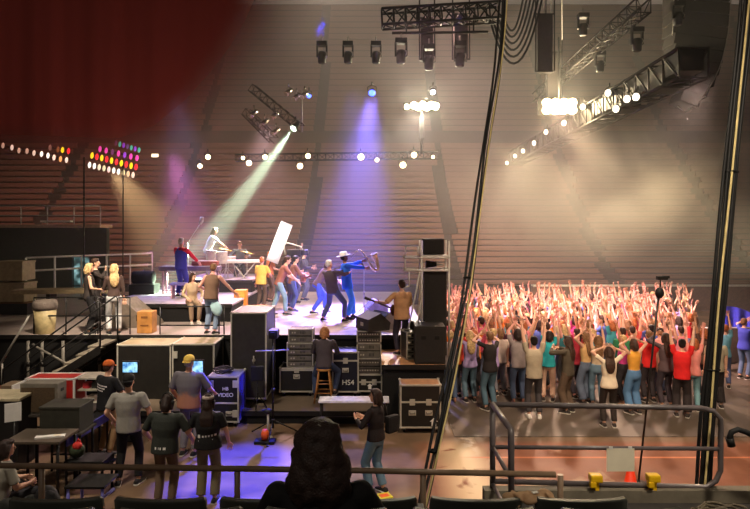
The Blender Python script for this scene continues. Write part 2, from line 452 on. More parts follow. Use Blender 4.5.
# ================================================================== THE HALL
def step_nodes(nt, val_socket, edge, soft=0.02):
    n = nt.nodes.new('ShaderNodeMapRange'); n.inputs['From Min'].default_value = edge - soft; n.inputs['From Max'].default_value = edge + soft
    nt.links.new(val_socket, n.inputs['Value']); return n.outputs['Result']
def floor_material():
    m = bpy.data.materials.new('arena_floor'); m.use_nodes = True; nt = m.node_tree; b = nt.nodes['Principled BSDF']
    b.inputs['Specular IOR Level'].default_value = 0.13
    N, L = nt.nodes.new, nt.links.new
    tc = N('ShaderNodeTexCoord'); sx = N('ShaderNodeSeparateXYZ'); L(tc.outputs['Object'], sx.inputs[0])
    def rgb(a, c, f):
        x = N('ShaderNodeMix'); x.data_type = 'RGBA'
        for i, s in ((6, a), (7, c)):
            if isinstance(s, tuple): x.inputs[i].default_value = (*lin(s), 1)
            else: L(s, x.inputs[i])
        L(f, x.inputs[0]); return x.outputs[2]
    def noise(scale, det=4, dist=0.0):
        n = N('ShaderNodeTexNoise'); n.inputs['Scale'].default_value = scale; n.inputs['Detail'].default_value = det; n.inputs['Distortion'].default_value = dist
        L(tc.outputs['Object'], n.inputs['Vector']); return n.outputs['Fac']
    def mul(a, c):
        x = N('ShaderNodeMath'); x.operation = 'MULTIPLY'; L(a, x.inputs[0]); L(c, x.inputs[1]); return x.outputs[0]
    def ramp(f, lo, hi):
        return step_nodes(nt, f, (lo + hi) / 2, (hi - lo) / 2)
    def band(sock, a, c, soft):
        up = step_nodes(nt, sock, a, soft); dn = step_nodes(nt, sock, c, soft)
        inv = N('ShaderNodeMath'); inv.operation = 'SUBTRACT'; inv.inputs[0].default_value = 1; L(dn, inv.inputs[1])
        return mul(up, inv.outputs[0])
    base = rgb((96, 78, 62), (128, 104, 80), ramp(noise(.9, 5, .4), .35, .65))
    red = rgb((128, 82, 60), (150, 100, 76), ramp(noise(1.6, 5), .3, .7))
    col = rgb(base, red, mul(band(sx.outputs[0], 0.9, 30, .25), band(sx.outputs[1], 2, 11.75, .12)))
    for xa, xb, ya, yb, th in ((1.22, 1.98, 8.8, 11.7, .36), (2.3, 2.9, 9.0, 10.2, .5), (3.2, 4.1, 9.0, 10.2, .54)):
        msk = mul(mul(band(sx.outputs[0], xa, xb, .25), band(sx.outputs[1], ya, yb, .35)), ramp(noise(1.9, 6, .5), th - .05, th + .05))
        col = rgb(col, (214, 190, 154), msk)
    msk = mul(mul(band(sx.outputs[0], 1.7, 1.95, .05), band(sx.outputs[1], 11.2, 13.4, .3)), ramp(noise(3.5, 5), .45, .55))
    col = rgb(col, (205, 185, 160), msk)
    col = rgb(col, (206, 130, 92), mul(band(sx.outputs[1], 10.95, 11.02, .006), band(sx.outputs[0], 1.8, 30, .3)))
    L(col, b.inputs['Base Color'])
    rr = N('ShaderNodeMapRange'); L(noise(2.3, 5), rr.inputs['Value']); rr.inputs['To Min'].default_value = .45; rr.inputs['To Max'].default_value = .7
    L(rr.outputs[0], b.inputs['Roughness'])
    return m
fm = MB(); fm.box((0, 30, -.15), (120, 80, .3)); struct('floor', fm, floor_material())
mm = MB(); mm.box((8.2, 17.9, .006), (13.2, 11.7, .012)); struct('floor_mat', mm, mat('floor_cover', (88, 78, 66), .55, var=.16, scale=1.4))

# far grandstand: steps whose rake gets steeper towards the top
ROWS = []
for k in range(50):
    Y = 33 + .7 * k; py = 286 - 5.75 * k
    if k > 26: Y += 1.0
    ROWS.append((Y, CH - (py - HZ) * Y / FPX))
conc = mat('stand_concrete', (62, 50, 42), .85, var=.12, scale=.6)
sb = MB(); poly = [(33, -0.05)]
for i, (Y, z) in enumerate(ROWS):
    poly += [(Y, poly[-1][1]), (Y, z)]
poly += [(70, ROWS[-1][1]), (70, -.05)]
half = 62
A = [sb.bm.verts.new((-half, y, z)) for y, z in poly]; B = [sb.bm.verts.new((half, y, z)) for y, z in poly]
for i in range(len(poly) - 1): sb.bm.faces.new((A[i], A[i + 1], B[i + 1], B[i]))
struct('wall_stand_far', sb, conc)
seatm = mat('stand_seat', (122, 84, 68), .6, var=.08, scale=.2)
st = bmesh.new()
def raw_box(bm, x0, x1, y0, y1, z0, z1):
    v = [bm.verts.new(p) for p in ((x0, y0, z0), (x1, y0, z0), (x1, y1, z0), (x0, y1, z0), (x0, y0, z1), (x1, y0, z1), (x1, y1, z1), (x0, y1, z1))]
    for f in ((0, 1, 5, 4), (1, 2, 6, 5), (2, 3, 7, 6), (3, 0, 4, 7), (4, 5, 6, 7)): bm.faces.new([v[i] for i in f])
AISLES = [-30, -21.5, -13, -4.2, 4.6, 13.4, 22, 31]
for k, (Y, z) in enumerate(ROWS[:-1]):
    x = -44.0
    while x < 44:
        if not any(abs(x + .25 - a * (1 + .006 * k)) < .42 for a in AISLES) and k not in (25, 26):
            raw_box(st, x, x + .5, Y + .5, Y + .6, z + .05, z + .05 + (ROWS[k + 1][1] - z) * .68 + .06)
            raw_box(st, x, x + .5, Y + .28, Y + .5, z + .10, z + .16)
        x += .5
me = bpy.data.meshes.new('stadium_seats'); st.to_mesh(me); st.free(); me.materials.append(seatm)
o = link('stadium_seats', me); tag(o, 'banks of dark red stadium seats filling the far stands behind the stage', 'stadium seats', kind='stuff')
rl = MB()
for i in (25,):
    Y, z = ROWS[i]
    rl.box((0, Y + .1, z + .45), (100, .12, .9))
struct('trim_stand_fascia', rl, mat('fascia', (74, 58, 48), .7))
cg = MB(); cg.box((0, 33, 33), (124, 76, .5)); struct('ceiling', cg, mat('roof_black', (22, 19, 18), .9))
db = MB(); db.box((17.5, 30.6, .62), (19, .25, 1.24)); db.box((17.5, 30.55, 1.27), (19, .4, .07), mi=1); struct('wall_arena_boards', db, [mat('boards', (122, 92, 70), .5), WHITE])
# left service wall with balcony and doorway
lw = MB()
wl = mat('left_wall_green', (44, 48, 40), .8)
lw.box((-15.6, 26.6, 2.1), (4.4, .3, 4.2)); lw.box((-12.98, 26.6, 3.55), (.85, .3, 1.3)); lw.box((-12.2, 26.6, 2.1), (.72, .3, 4.2))
struct('wall_left', lw, wl)
dm = bpy.data.materials.new('doorway_light'); dm.use_nodes = True; nt = dm.node_tree; b = nt.nodes['Principled BSDF']
tc = nt.nodes.new('ShaderNodeTexCoord'); nz = nt.nodes.new('ShaderNodeTexNoise'); nz.inputs['Scale'].default_value = 2.2; rp = nt.nodes.new('ShaderNodeValToRGB')
rp.color_ramp.elements[0].position = .42; rp.color_ramp.elements[0].color = (.02, .05, .05, 1); rp.color_ramp.elements[1].position = .62; rp.color_ramp.elements[1].color = (.35, .62, .62, 1)
nt.links.new(tc.outputs['Object'], nz.inputs['Vector']); nt.links.new(nz.outputs['Fac'], rp.inputs['Fac']); nt.links.new(rp.outputs['Color'], b.inputs['Emission Color']); b.inputs['Emission Strength'].default_value = .9
b.inputs['Base Color'].default_value = (.02, .03, .03, 1)
d1 = thing('door_1', 'lit glass doorway with pale cyan light in the dark left wall', 'door', (-12.98, 26.55, 1.45)); d1['kind'] = 'structure'
q = MB(); q.box((0, .1, 0), (.8, .03, 2.9)); q.build('pane', dm, d1)
q = MB(); q.box((-.41, 0, 0), (.06, .2, 2.9)); q.box((.41, 0, 0), (.06, .2, 2.9)); q.box((0, 0, .2), (.8, .08, .06)); q.build('door_frame', DARKMETAL, d1)
bal = thing('balcony', 'narrow balcony with thin guard rail on the left wall', 'balcony', (-14.4, 25.9, 4.28))
q = MB(); q.box((0, 0, 0), (5.6, 1.2, .14)); q.build('balcony_floor', mat('balc', (168, 140, 110), .6), bal)
q = MB()
for z in (.45, .85): q.tube([(-2.8, -.55, z), (2.8, -.55, z)], .025, 6)
q.build('guard_rail', STEEL, bal)
for i in range(6):
    q = MB(); x = -2.8 + 1.12 * i; q.cyl((x, -.55, 0), (x, -.55, .86), .025, seg=6); q.build('post', STEEL, bal)
lt = thing('bench', 'pale bench lying along the balcony floor', 'bench', P(57, 222.5, 25.95)); q = MB(); q.box((0, 0, .05), (1.3, .3, .08)); q.build('bench_top', WHITE, lt)
q = MB(); q.box((-.5, 0, 0), (.06, .25, .06)); q.box((.5, 0, 0), (.06, .25, .06)); q.build('foot', DARKMETAL, lt)
# near seating tiers in front of the camera
tier = mat('tier_concrete', (46, 43, 40), .85)
t = MB(); t.box((-1.0, 2.02, 1.16), (9, 1.2, 2.335)); struct('floor_upper_tier', t, tier)
t = MB(); t.box((-1.0, 3.3, 1.01), (9, 1.35, 2.02)); struct('floor_lower_tier', t, tier)
t = MB(); t.box((3.1, 4.5, .97), (4.4, 1.05, 1.94)); t.box((3.1, 4.98, 1.99), (4.4, .10, .1), mi=1); struct('floor_ledge', t, [tier, mat('ledge_edge', (120, 112, 96), .7)])

# ------------------------------------------------------------------ the stage
ZS, ZR = 1.6, .28
def platform(name, label, cat, x0, x1, y0, y1, zt, dm_, sm, zb=0):
    r = thing(name, label, cat, ((x0 + x1) / 2, (y0 + y1) / 2, zb)); zt -= zb
    w, d = x1 - x0, y1 - y0
    q = MB(); q.box((0, 0, zt - .03), (w, d, .06), bev=.008); q.build('deck', dm_, r)
    q = MB(); q.box((0, 0, (zt - .06) / 2), (w - .05, d - .05, zt - .06)); q.build('skirt', sm, r)
    q = MB(); q.box((0, -d / 2 - .01, zt - .05), (w, .02, .1)); q.build('edge_strip', BLACK, r)
    return r
platform('stage', 'wide raised stage with pale reflective deck and black skirt', 'stage', -14, 1.25, 14.6, 24.5, ZS, DECK, BLACKCLOTH)
platform('riser', 'low black technicians platform in front of the stage edge', 'platform', -5.2, .12, 12.85, 14.58, ZR, mat('riser_top', (106, 92, 76), .6, scale=2), BLACKCLOTH)
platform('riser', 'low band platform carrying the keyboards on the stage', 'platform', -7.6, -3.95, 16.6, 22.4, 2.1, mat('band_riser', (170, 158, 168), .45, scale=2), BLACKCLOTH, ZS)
platform('riser', 'upper drum platform at the back of the band platform', 'platform', -6.4, -4.0, 19.6, 22.3, 2.5, mat('band_riser', (1, 1, 1)), BLACKCLOTH, 2.1)

# ------------------------------------------------------------------ flight cases and gear
def road_case(label, loc, w, d, h, rz=0, body=CASEBLK, top=None, lid=.62, latches=2, handles=2, casters=True, side=None, group=None, name='road_case', plates=0):
    r = thing(name, label, 'flight case', loc, rz, group); b = .11 if casters else 0.0; t = .032
    q = MB(); q.box((0, 0, b + (h - b) / 2), (w - .02, d - .02, h - b - .02))
    if top: q.box((0, 0, h - .006), (w - .07, d - .07, .012), mi=1)
    if side: q.box((w / 2 - .006, 0, b + (h - b) / 2), (.012, d - .07, h - b - .07), mi=2)
    q.build('body', [body, top or body, side or body], r)
    q = MB()
    for sx in (-1, 1):
        for sy in (-1, 1): q.box((sx * (w / 2 - t / 2), sy * (d / 2 - t / 2), b + (h - b) / 2), (t, t, h - b))
        for z in (b + t / 2, h - t / 2): q.box((sx * (w / 2 - t / 2), 0, z), (t, d, t))
    for sy in (-1, 1):
        for z in (b + t / 2, h - t / 2): q.box((0, sy * (d / 2 - t / 2), z), (w, t, t))
        if lid: q.box((0, sy * (d / 2 - .006), b + (h - b) * lid), (w, .02, .035))
    for sx in (-1, 1):
        for sy in (-1, 1):
            for z in (b + .01, h - .01): q.ell((sx * (w / 2 - .014), sy * (d / 2 - .014), z), (.034, .034, .034), sub=1)
    q.build('edge_trim', ALU, r)
    zl = b + (h - b) * (lid or .6)
    for i in range(latches):
        x = w * ((i + .5) / latches - .5) * .8
        q = MB(); q.box((x, -d / 2 - .006, zl), (.11, .016, .13), bev=.006); q.cyl((x, -d / 2 - .02, zl), (x, -d / 2, zl), .028, seg=10); q.build('latch', ALU, r)
    for i in range(handles):
        x = w * ((i + .5) / handles - .5) * .8; z = b + (h - b) * (lid or .6) - .22 * min(1, h)
        q = MB(); q.box((x, -d / 2 - .004, z), (.15, .012, .11), bev=.005); q.tube([(x - .05, -d / 2 - .01, z + .02), (x - .05, -d / 2 - .03, z - .01), (x + .05, -d / 2 - .03, z - .01), (x + .05, -d / 2 - .01, z + .02)], .008, 6, mi=1); q.build('handle', [ALU, BLACK], r)
    if casters:
        for sx in (-1, 1):
            for sy in (-1, 1):
                q = MB(); c = (sx * (w / 2 - .09), sy * (d / 2 - .09))
                q.box((c[0], c[1], .085), (.06, .07, .05)); cst = q.build('caster', STEEL, r); q = MB(); q.cyl((c[0] - .018, c[1], .045), (c[0] + .018, c[1], .045), .045, seg=14); q.build('wheel', RUBBER, cst)
    return r
def arrow(parent, x, y, z, s):
    q = MB(); q.prism([(x - s * .28, z - s * .5), (x + s * .28, z - s * .5), (x + s * .28, z + .05 * s), (x + s * .5, z + .05 * s), (x, z + s * .5), (x - s * .5, z + .05 * s), (x - s * .28, z + .05 * s)], y - .003, y); q.build('arrow_mark', LABELW, parent)
def rack(label, loc, w, d, h, rz=0, kind='amp', group=None):
    r = thing('rack_unit', label, 'amplifier rack', loc, rz, group); t = .028
    q = MB(); q.box((0, .01, h / 2), (w - .01, d - .03, h - .01)); q.build('body', CASEBLK, r)
    q = MB()
    for sx in (-1, 1):
        for sy in (-1, 1): q.box((sx * (w / 2 - t / 2), sy * (d / 2 - t / 2), h / 2), (t, t, h))
        for z in (t / 2, h - t / 2): q.box((sx * (w / 2 - t / 2), 0, z), (t, d, t))
    for sy in (-1, 1):
        for z in (t / 2, h - t / 2): q.box((0, sy * (d / 2 - t / 2), z), (w, t, t))
    q.build('edge_trim', ALU, r)
    f = -d / 2 - .002
    n = max(1, round(h / .15))
    for i in range(n):
        z = h * (i + .5) / n; hh = h / n - .03
        q = MB(); q.box((0, f, z), (w - .08, .02, hh), bev=.004)
        pm = mat('panel_' + kind, (120, 116, 104) if kind == 'amp' else (92, 86, 78), .4, .3); km = mat('knob', (198, 190, 170), .4)
        if kind == 'amp':
            for k in range(4): q.box(((k - 1.5) * .03 * w / .55 + .1 * w, f - .012, z), (.012, .006, hh * .5), mi=1)
            fp = q.build('face_panel', [pm, BLACK], r); ks = [(-.22 * w - k * .1 * w, .018, .03) for k in range(2)]
        else:
            q.box((0, f - .012, z + hh * .28), (w * .7, .004, .012), mi=1)
            fp = q.build('face_panel', [pm, BLACK], r); ks = [((k - 3.5) * .1 * w, .013, .025) for k in range(8)]
        for kx, kr, kd in ks: q = MB(); q.cyl((kx, f - kd, z), (kx, f, z), kr, seg=8); q.build('knob', km, fp)
    return r
def speaker_box(name, label, loc, w, d, h, rz=0, handles=True):
    r = thing(name, label, 'loudspeaker', loc, rz)
    q = MB(); q.box((0, 0, h / 2), (w, d, h), bev=.015); q.build('cabinet', mat('cabinet', (40, 38, 34), .7), r)
    q = MB(); q.box((0, -d / 2 - .004, h / 2), (w - .08, .012, h - .08), bev=.004); q.build('grille', GRILLE, r)
    if handles:
        for x in (-.22 * w, .22 * w):
            q = MB(); q.box((x, -d / 2 - .012, h * .7), (.11, .012, .08), bev=.004); q.build('handle', RUBBER, r)
    return r
def wedge(label, loc, rz, s=1.0, m=None):
    r = thing('wedge_monitor', label, 'stage monitor', loc, rz)
    q = MB(); q.prism([(-.3 * s, 0), (.3 * s, 0), (.34 * s, .18 * s), (.05 * s, .44 * s), (-.3 * s, .30 * s)], -.36 * s, .36 * s); q.build('cabinet', m or mat('wedge', (52, 48, 44), .65), r)
    q = MB(); a = V((.34 * s, 0, .18 * s)); b = V((.05 * s, 0, .44 * s)); n = V((.26, 0, .29)).normalized() * .012
    vs = [a * .94 + b * .06 + V((0, -.32 * s, 0)) + n, a * .94 + b * .06 + V((0, .32 * s, 0)) + n, b * .94 + a * .06 + V((0, .32 * s, 0)) + n, b * .94 + a * .06 + V((0, -.32 * s, 0)) + n]
    v2 = [v - n for v in vs]; q.loft([v2, vs]); q.build('grille', GRILLE, r)
    q = MB(); q.box((-.305 * s, 0, .15 * s), (.012, .14 * s, .09 * s)); q.build('connector_plate', ALU, r)
    return r
def desk(label, loc, w, d, h, rz=0, m=None, name='desk'):
    r = thing(name, label, 'table', loc, rz)
    q = MB(); q.box((0, 0, h - .02), (w, d, .04), bev=.006); q.build('table_top', m or mat('desk_top', (58, 52, 46), .5), r)
    for sx in (-1, 1):
        for sy in (-1, 1):
            q = MB(); q.cyl((sx * (w / 2 - .05), sy * (d / 2 - .05), 0), (sx * (w / 2 - .05), sy * (d / 2 - .05), h - .04), .022, seg=8); q.build('leg', DARKMETAL, r)
    q = MB(); q.box((0, d / 2 - .05, h * .35), (w - .1, .02, .03)); q.build('stretcher', DARKMETAL, r)
    return r
# --- gear on and in front of the low technicians platform
p = P(267, 395, 13.3)
tc_ = road_case('tall black wardrobe-size cabinet standing at the left end of the low platform', (P(248, 0, 13.3).x, 13.95, ZR), .80, 1.2, 2.04, latches=0, handles=0, lid=0, name='tall_cabinet', body=mat('cabinet_grey', (48, 46, 39), .5))
q = MB(); q.cyl((.12, -.62, .98), (.12, -.60, .98), .04, seg=10); q.cyl((.12, -.63, .90), (.12, -.63, 1.08), .016, seg=8); q.build('handle', STEEL, tc_)
x1 = P(299, 0, 14.2).x
road_case('black flight case under the left amplifier rack tower', (x1 - .02, 14.2, ZR), .80, .56, .68, lid=.9, latches=1, handles=1)
rack('large three-panel rack unit on the flight case, left tower', (x1 + .05, 14.2, ZR + .68), .62, .46, .56, kind='amp')
rack('upper slim rack unit topping the left amplifier tower', (x1 + .06, 14.22, ZR + 1.24), .58, .44, .32, kind='amp')
x2 = P(346, 0, 14.15).x
c = road_case('black flight case marked HS4 with blue lit top right of the seated technician', (x2, 14.2, ZR), .62, .6, 1.05, lid=.78, latches=1, handles=1, body=mat('case_blue', (24, 26, 40), .5), top=mat('case_top_blue', (110, 116, 190), .4))  # blue light on the lid is painted into the top colour
lettering('HS4', .17, (.06, -.312, .34), (PI / 2, 0, 0), c)
x3 = P(369, 0, 14.1).x
c = road_case('black flight case with white arrow under the right rack tower', (x3, 14.2, ZR), .62, .5, .52, lid=.55, latches=2, handles=0)
arrow(c, .02, -.256, .24, .13)
rack('dark bottom rack unit of the right amplifier tower', (x3, 14.2, ZR + .52), .60, .46, .36, kind='mix')
rack('pale-faced middle rack unit of the right amplifier tower', (x3, 14.2, ZR + .88), .58, .46, .36, kind='amp')
rack('slim top rack unit of the right amplifier tower under the wedge', (x3, 14.2, ZR + 1.24), .58, .46, .28, kind='mix')
wedge('black wedge monitor with pale wooden side on top of the right rack tower', (x3 + .08, 14.28, ZR + 1.52), R(28), .92)
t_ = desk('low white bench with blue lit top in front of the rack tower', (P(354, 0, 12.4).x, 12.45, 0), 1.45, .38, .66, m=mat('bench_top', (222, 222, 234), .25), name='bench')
# stool
st_ = thing('bar_stool', 'wooden four-legged bar stool under the seated technician', 'stool', (P(324, 0, 13.6).x, 13.6, ZR))
q = MB(); q.lathe([(.02, .70), (.16, .70), (.175, .715), (.17, .745), (.02, .75)]); q.build('seat', WOOD, st_)
for sx in (-1, 1):
    for sy in (-1, 1):
        q = MB(); q.tube([(sx * .20, sy * .20, 0), (sx * .11, sy * .11, .71)], [.021, .017], 8); q.build('leg', WOOD, st_)
for z, k in ((.22, .172), (.42, .147)):
    q = MB()
    for a, b in (((-k, -k), (k, -k)), ((k, -k), (k, k)), ((k, k), (-k, k)), ((-k, k), (-k, -k))): q.tube([(a[0], a[1], z), (b[0], b[1], z)], .011, 6)
    q.build('stretcher', WOOD, st_)
# tripod with camera (floor, near)
def tripod(name, label, cat, loc, h, spread, r=.018, m=BLACK):
    t = thing(name, label, cat, loc)
    q = MB(); q.cyl((0, 0, .18), (0, 0, h), r, seg=10); q.cyl((0, 0, h * .45), (0, 0, h * .45 + .08), r * 1.9, seg=10); q.build('pole', m, t)
    q = MB(); q.cyl((0, 0, .30), (0, 0, .36), r * 2.0, seg=10); q.build('collar', m, t)
    for k in range(3):
        a = 2 * PI * k / 3 + .5
        q = MB(); q.tube([(0, 0, .34), (spread * math.cos(a), spread * math.sin(a), .02)], r * .75, 8); q.ell((spread * math.cos(a), spread * math.sin(a), .02), (.025, .025, .02), sub=1); q.build('leg', m, t)
    return t
g = G(273, 437)
tp = tripod('camera_tripod', 'tall thin black camera stand with spread legs on the blue lit floor', 'tripod', g, 2.0, .55)
q = MB(); q.cyl((-.35, 0, 1.72), (.32, 0, 1.75), .012, seg=8); q.build('boom_arm', ALU, tp)
cm = thing('video_camera', 'black video camera mounted on the tall thin stand', 'camera', g + V((.02, 0, 1.98)))
q = MB(); q.box((0, 0, .1), (.17, .30, .17), bev=.015); q.build('body', BLACK, cm); q = MB(); q.cyl((0, .15, .1), (0, .32, .1), .05, .06); q.build('lens', DARKMETAL, cm)
q = MB(); q.box((0, -.17, .12), (.10, .05, .07)); q.build('viewfinder', BLACK, cm)
fx = thing('floor_lamp', 'small floor light with an orange body at the foot of the camera stand', 'lamp', g + V((-.10, -.32, 0)))
q = MB(); q.box((0, 0, .03), (.40, .22, .06), bev=.015); q.build('base', RUBBER, fx)
q = MB(); q.lathe([(.02, 0), (.07, .01), (.08, .12), (.05, .2), (.01, .21)], (0, 0, .06)); q.build('head', mat('orange_plastic', (232, 96, 30), .5), fx)
hd_ = thing('light_stand', 'short chrome post with a dark knob beside the camera stand', 'stand', g + V((-.09, -.05, 0)))
q = MB(); q.lathe([(.09, 0), (.09, .02), (.018, .035), (.018, .02)]); q.cyl((0, 0, .02), (0, 0, .5), .022, seg=10); q.build('post', ALU, hd_)
q = MB(); q.ell((0, 0, .53), (.09, .06, .06)); q.box((-.05, 0, .55), (.14, .05, .04), rot=.4); q.build('knob', BLACK, hd_)
g2 = P(256, 412, 12.8)
ms = tripod('speaker_stand', 'thin stand holding a small flat black speaker before the tall cabinet', 'stand', (g2.x, 12.98, ZR), .62, .2, .012)
q = MB(); q.box((0, -.03, .78), (.27, .10, .32), bev=.02); q.build('head', RUBBER, ms)
# --- black platform with the public-address tower
platform('riser', 'black skirted platform with worn wooden top under the loudspeaker tower', 'platform', .14, 1.52, 12.9, 14.55, 1.26, mat('warm_deck', (178, 132, 92), .55, scale=3), BLACKCLOTH)
c = road_case('black flight case with twin handles and a white arrow on the floor below the loudspeakers', (P(420, 0, 12.4).x, 12.5, 0), .84, .5, 1.0, lid=.60, latches=2, handles=2, top=mat('case_top_tan', (186, 140, 104), .6))
arrow(c, .27, -.256, .24, .17)
speaker_box('subwoofer', 'squat black loudspeaker with two recessed handles on the platform edge', (P(430, 0, 13.0).x, 13.25, 1.26), .66, .62, .82)
xt = P(434.5, 0, 13.9).x
speaker_box('loudspeaker', 'tall dark loudspeaker column in the white scaffold tower', (xt, 14.0, 1.26 + .02), .53, .55, 1.93, handles=False)
sc = thing('scaffold_tower', 'white metal scaffold frame around the loudspeaker tower', 'scaffold', (xt, 14.0, 1.26))
for sx in (-1, 1):
    for sy in (-1, 1):
        q = MB(); q.cyl((sx * .31, sy * .32, 0), (sx * .31, sy * .32, 2.65), .022, seg=8); q.build('upright', WHITE, sc)
q = MB()
for z in (1.97, 2.26):
    for sy in (-1, 1): q.tube([(-.72, sy * .32, z), (.31, sy * .32, z)], .024, 8)
    for sx in (-1, 1): q.tube([(sx * .31, -.32, z), (sx * .31, .32, z)], .024, 8)
q.build('crossbar', WHITE, sc)
q = MB(); q.box((0, 0, 2.30), (.60, .62, .04)); q.build('shelf', WHITE, sc)
q = MB()
for a, b in (((-.68, 2.3), (-.68, 2.52)), ((-.68, 2.52), (-.40, 2.52)), ((-.40, 2.52), (-.40, 2.3)), ((-.60, 1.97), (-.60, 1.6)), ((-.60, 1.62), (-.75, 1.55)), ((-.36, 2.3), (-.36, 2.66)), ((-.68, 2.3), (-.70, 1.97))): q.tube([(a[0], -.32, a[1]), (b[0], -.32, b[1])], .017, 6)
q.build('side_frame', WHITE, sc)
q = MB(); q.tube([(-.35, -.30, 1.97), (-.5, -.33, 1.2), (-.62, -.2, .6), (-.45, -.1, .02)], .02, 8); q.tube([(-.33, -.34, 1.3), (-.42, -.34, .7), (-.60, -.34, .3), (-.5, -.5, .03)], .013, 8); q.build('cable', WHITE, sc)
speaker_box('loudspeaker', 'small dark loudspeaker box on top of the white scaffold tower', (xt - .03, 14.0, 1.26 + 2.33), .47, .5, .36, handles=False)
fl = thing('floodlight', 'dark lamp lying inside the bay of the scaffold tower', 'lamp', (xt, 13.95, 1.26 + 1.97)); q = MB(); q.cyl((-.2, 0, .13), (.05, 0, .13), .09, .06); q.build('housing', DARKMETAL, fl); q = MB(); q.box((.1, 0, .12), (.2, .05, .04), rot=.0); q.build('bracket', WHITE, fl)
for i, (dx, dz, hh, lb) in enumerate(((-.62, 0, .62, 'left dark amplifier cabinet with pale edges on the wooden platform top'), (-.40, 0, .80, 'taller amplifier cabinet leaning against the scaffold tower'))):
    rack(lb, (xt + dx, 13.6 + .25 * i, 1.26), .24, .4, hh, rz=.3, kind='amp')
wedge('pale grey wedge monitor at the front corner of the stage', (P(384, 0, 15.6).x, 15.7, ZS), R(215), 1.0, mat('wedge_grey', (134, 126, 122), .6))
wedge('second pale wedge monitor farther back on the stage front', (P(376, 0, 17.5).x, 18.2, ZS), R(190), 1.0, mat('wedge_grey', (1, 1, 1)))
# --- big black cases at the stage edge behind the crew
xa, xb = P(118, 0, 13.8).x, P(172, 0, 13.8).x
road_case('wide plain black crate with bare wooden top against the stage, left of the pair', ((xa + xb) / 2, 14.15, 0), xb - xa, .84, 1.53, lid=0, latches=0, handles=0, casters=False, top=mat('case_top_wood', (158, 140, 112), .55, scale=3))
xa, xb = P(173, 0, 13.8).x, P(215, 0, 13.8).x
c = road_case('black crate with silver edges and pale top beside the plain crate', ((xa + xb) / 2, 14.15, 0), xb - xa, .84, 1.55, lid=0, latches=0, handles=0, casters=False, top=mat('case_top_wood', (1, 1, 1)))
q = MB(); q.box((-.40, -.43, 1.30), (.09, .02, .16)); q.build('latch', ALU, c)
c = road_case('black flight case lettered VIDEO with blue lit side, on casters', (P(223, 0, 12.6).x, 12.95, 0), .66, .68, 1.08, lid=.42, latches=0, handles=2, side=mat('case_side_blue', (92, 88, 190), .5), top=mat('case_top_grey', (150, 146, 150), .5))  # blue light on the right side is put into its colour
lettering('HB', .10, (.05, -.352, .82), (PI / 2, 0, 0), c); lettering('VIDEO', .115, (.05, -.352, .69), (PI / 2, 0, 0), c)
for sx in (-1, 1):
    for z in (.92, .30):
        q = MB(); q.box((sx * .26, -.348, z), (.12, .02, .15), bev=.006); q.build('latch', ALU, c)
hs = thing('cable_coil', 'dark coiled cable heap on top of the VIDEO flight case', 'cable', (P(222, 0, 12.8).x, 12.9, 1.08))
q = MB()
for i in range(5):
    rr = .13 + .025 * (i % 3); q.tube([(rr * math.cos(t * PI / 8) * (1 + .1 * i), rr * .8 * math.sin(t * PI / 8), .02 + .022 * i + .02 * math.sin(t + i)) for t in range(17)], .014, 6)
q.build('coil', BLACK, hs)
def monitor(label, loc, w, h, rz, tint=(70, 150, 225), stand=.9, zt=None):
    r = thing('video_monitor', label, 'monitor', loc, rz)
    q = MB(); q.box((0, 0, 0), (w, .05, h), bev=.008); hsg = q.build('housing', BLACK, r)
    sm = bpy.data.materials.get('screen') or None
    if sm is None:
        sm = bpy.data.materials.new('screen'); sm.use_nodes = True; nt = sm.node_tree; b = nt.nodes['Principled BSDF']
        tc = nt.nodes.new('ShaderNodeTexCoord'); nz = nt.nodes.new('ShaderNodeTexNoise'); nz.inputs['Scale'].default_value = 9
        rp = nt.nodes.new('ShaderNodeValToRGB'); rp.color_ramp.elements[0].position = .38; rp.color_ramp.elements[0].color = (.03, .16, .45, 1); rp.color_ramp.elements[1].position = .66; rp.color_ramp.elements[1].color = (.45, .85, 1, 1)
        nt.links.new(tc.outputs['Object'], nz.inputs['Vector']); nt.links.new(nz.outputs['Fac'], rp.inputs['Fac']); nt.links.new(rp.outputs['Color'], b.inputs['Emission Color']); b.inputs['Emission Strength'].default_value = 1.5
        b.inputs['Base Color'].default_value = (.01, .01, .01, 1)
    q = MB(); q.box((0, -.027, 0), (w - .05, .004, h - .05)); q.build('screen', sm, hsg)
    q = MB(); q.cyl((0, .02, -h / 2 - stand), (0, .02, -h / 2), .018, seg=8); q.box((0, .02, -h / 2 - stand + .01), (.3, .3, .02)); q.build('stand', BLACK, r)
    return r
p = P(130.5, 367, 11.9); monitor('small bright blue video monitor beside the orange cap', p, .34, .25, 0, stand=p.z - .125)
p = P(197, 367, 12.3); monitor('small blue video monitor in front of the man in a yellow cap', p, .30, .30, 0, stand=p.z - .15)

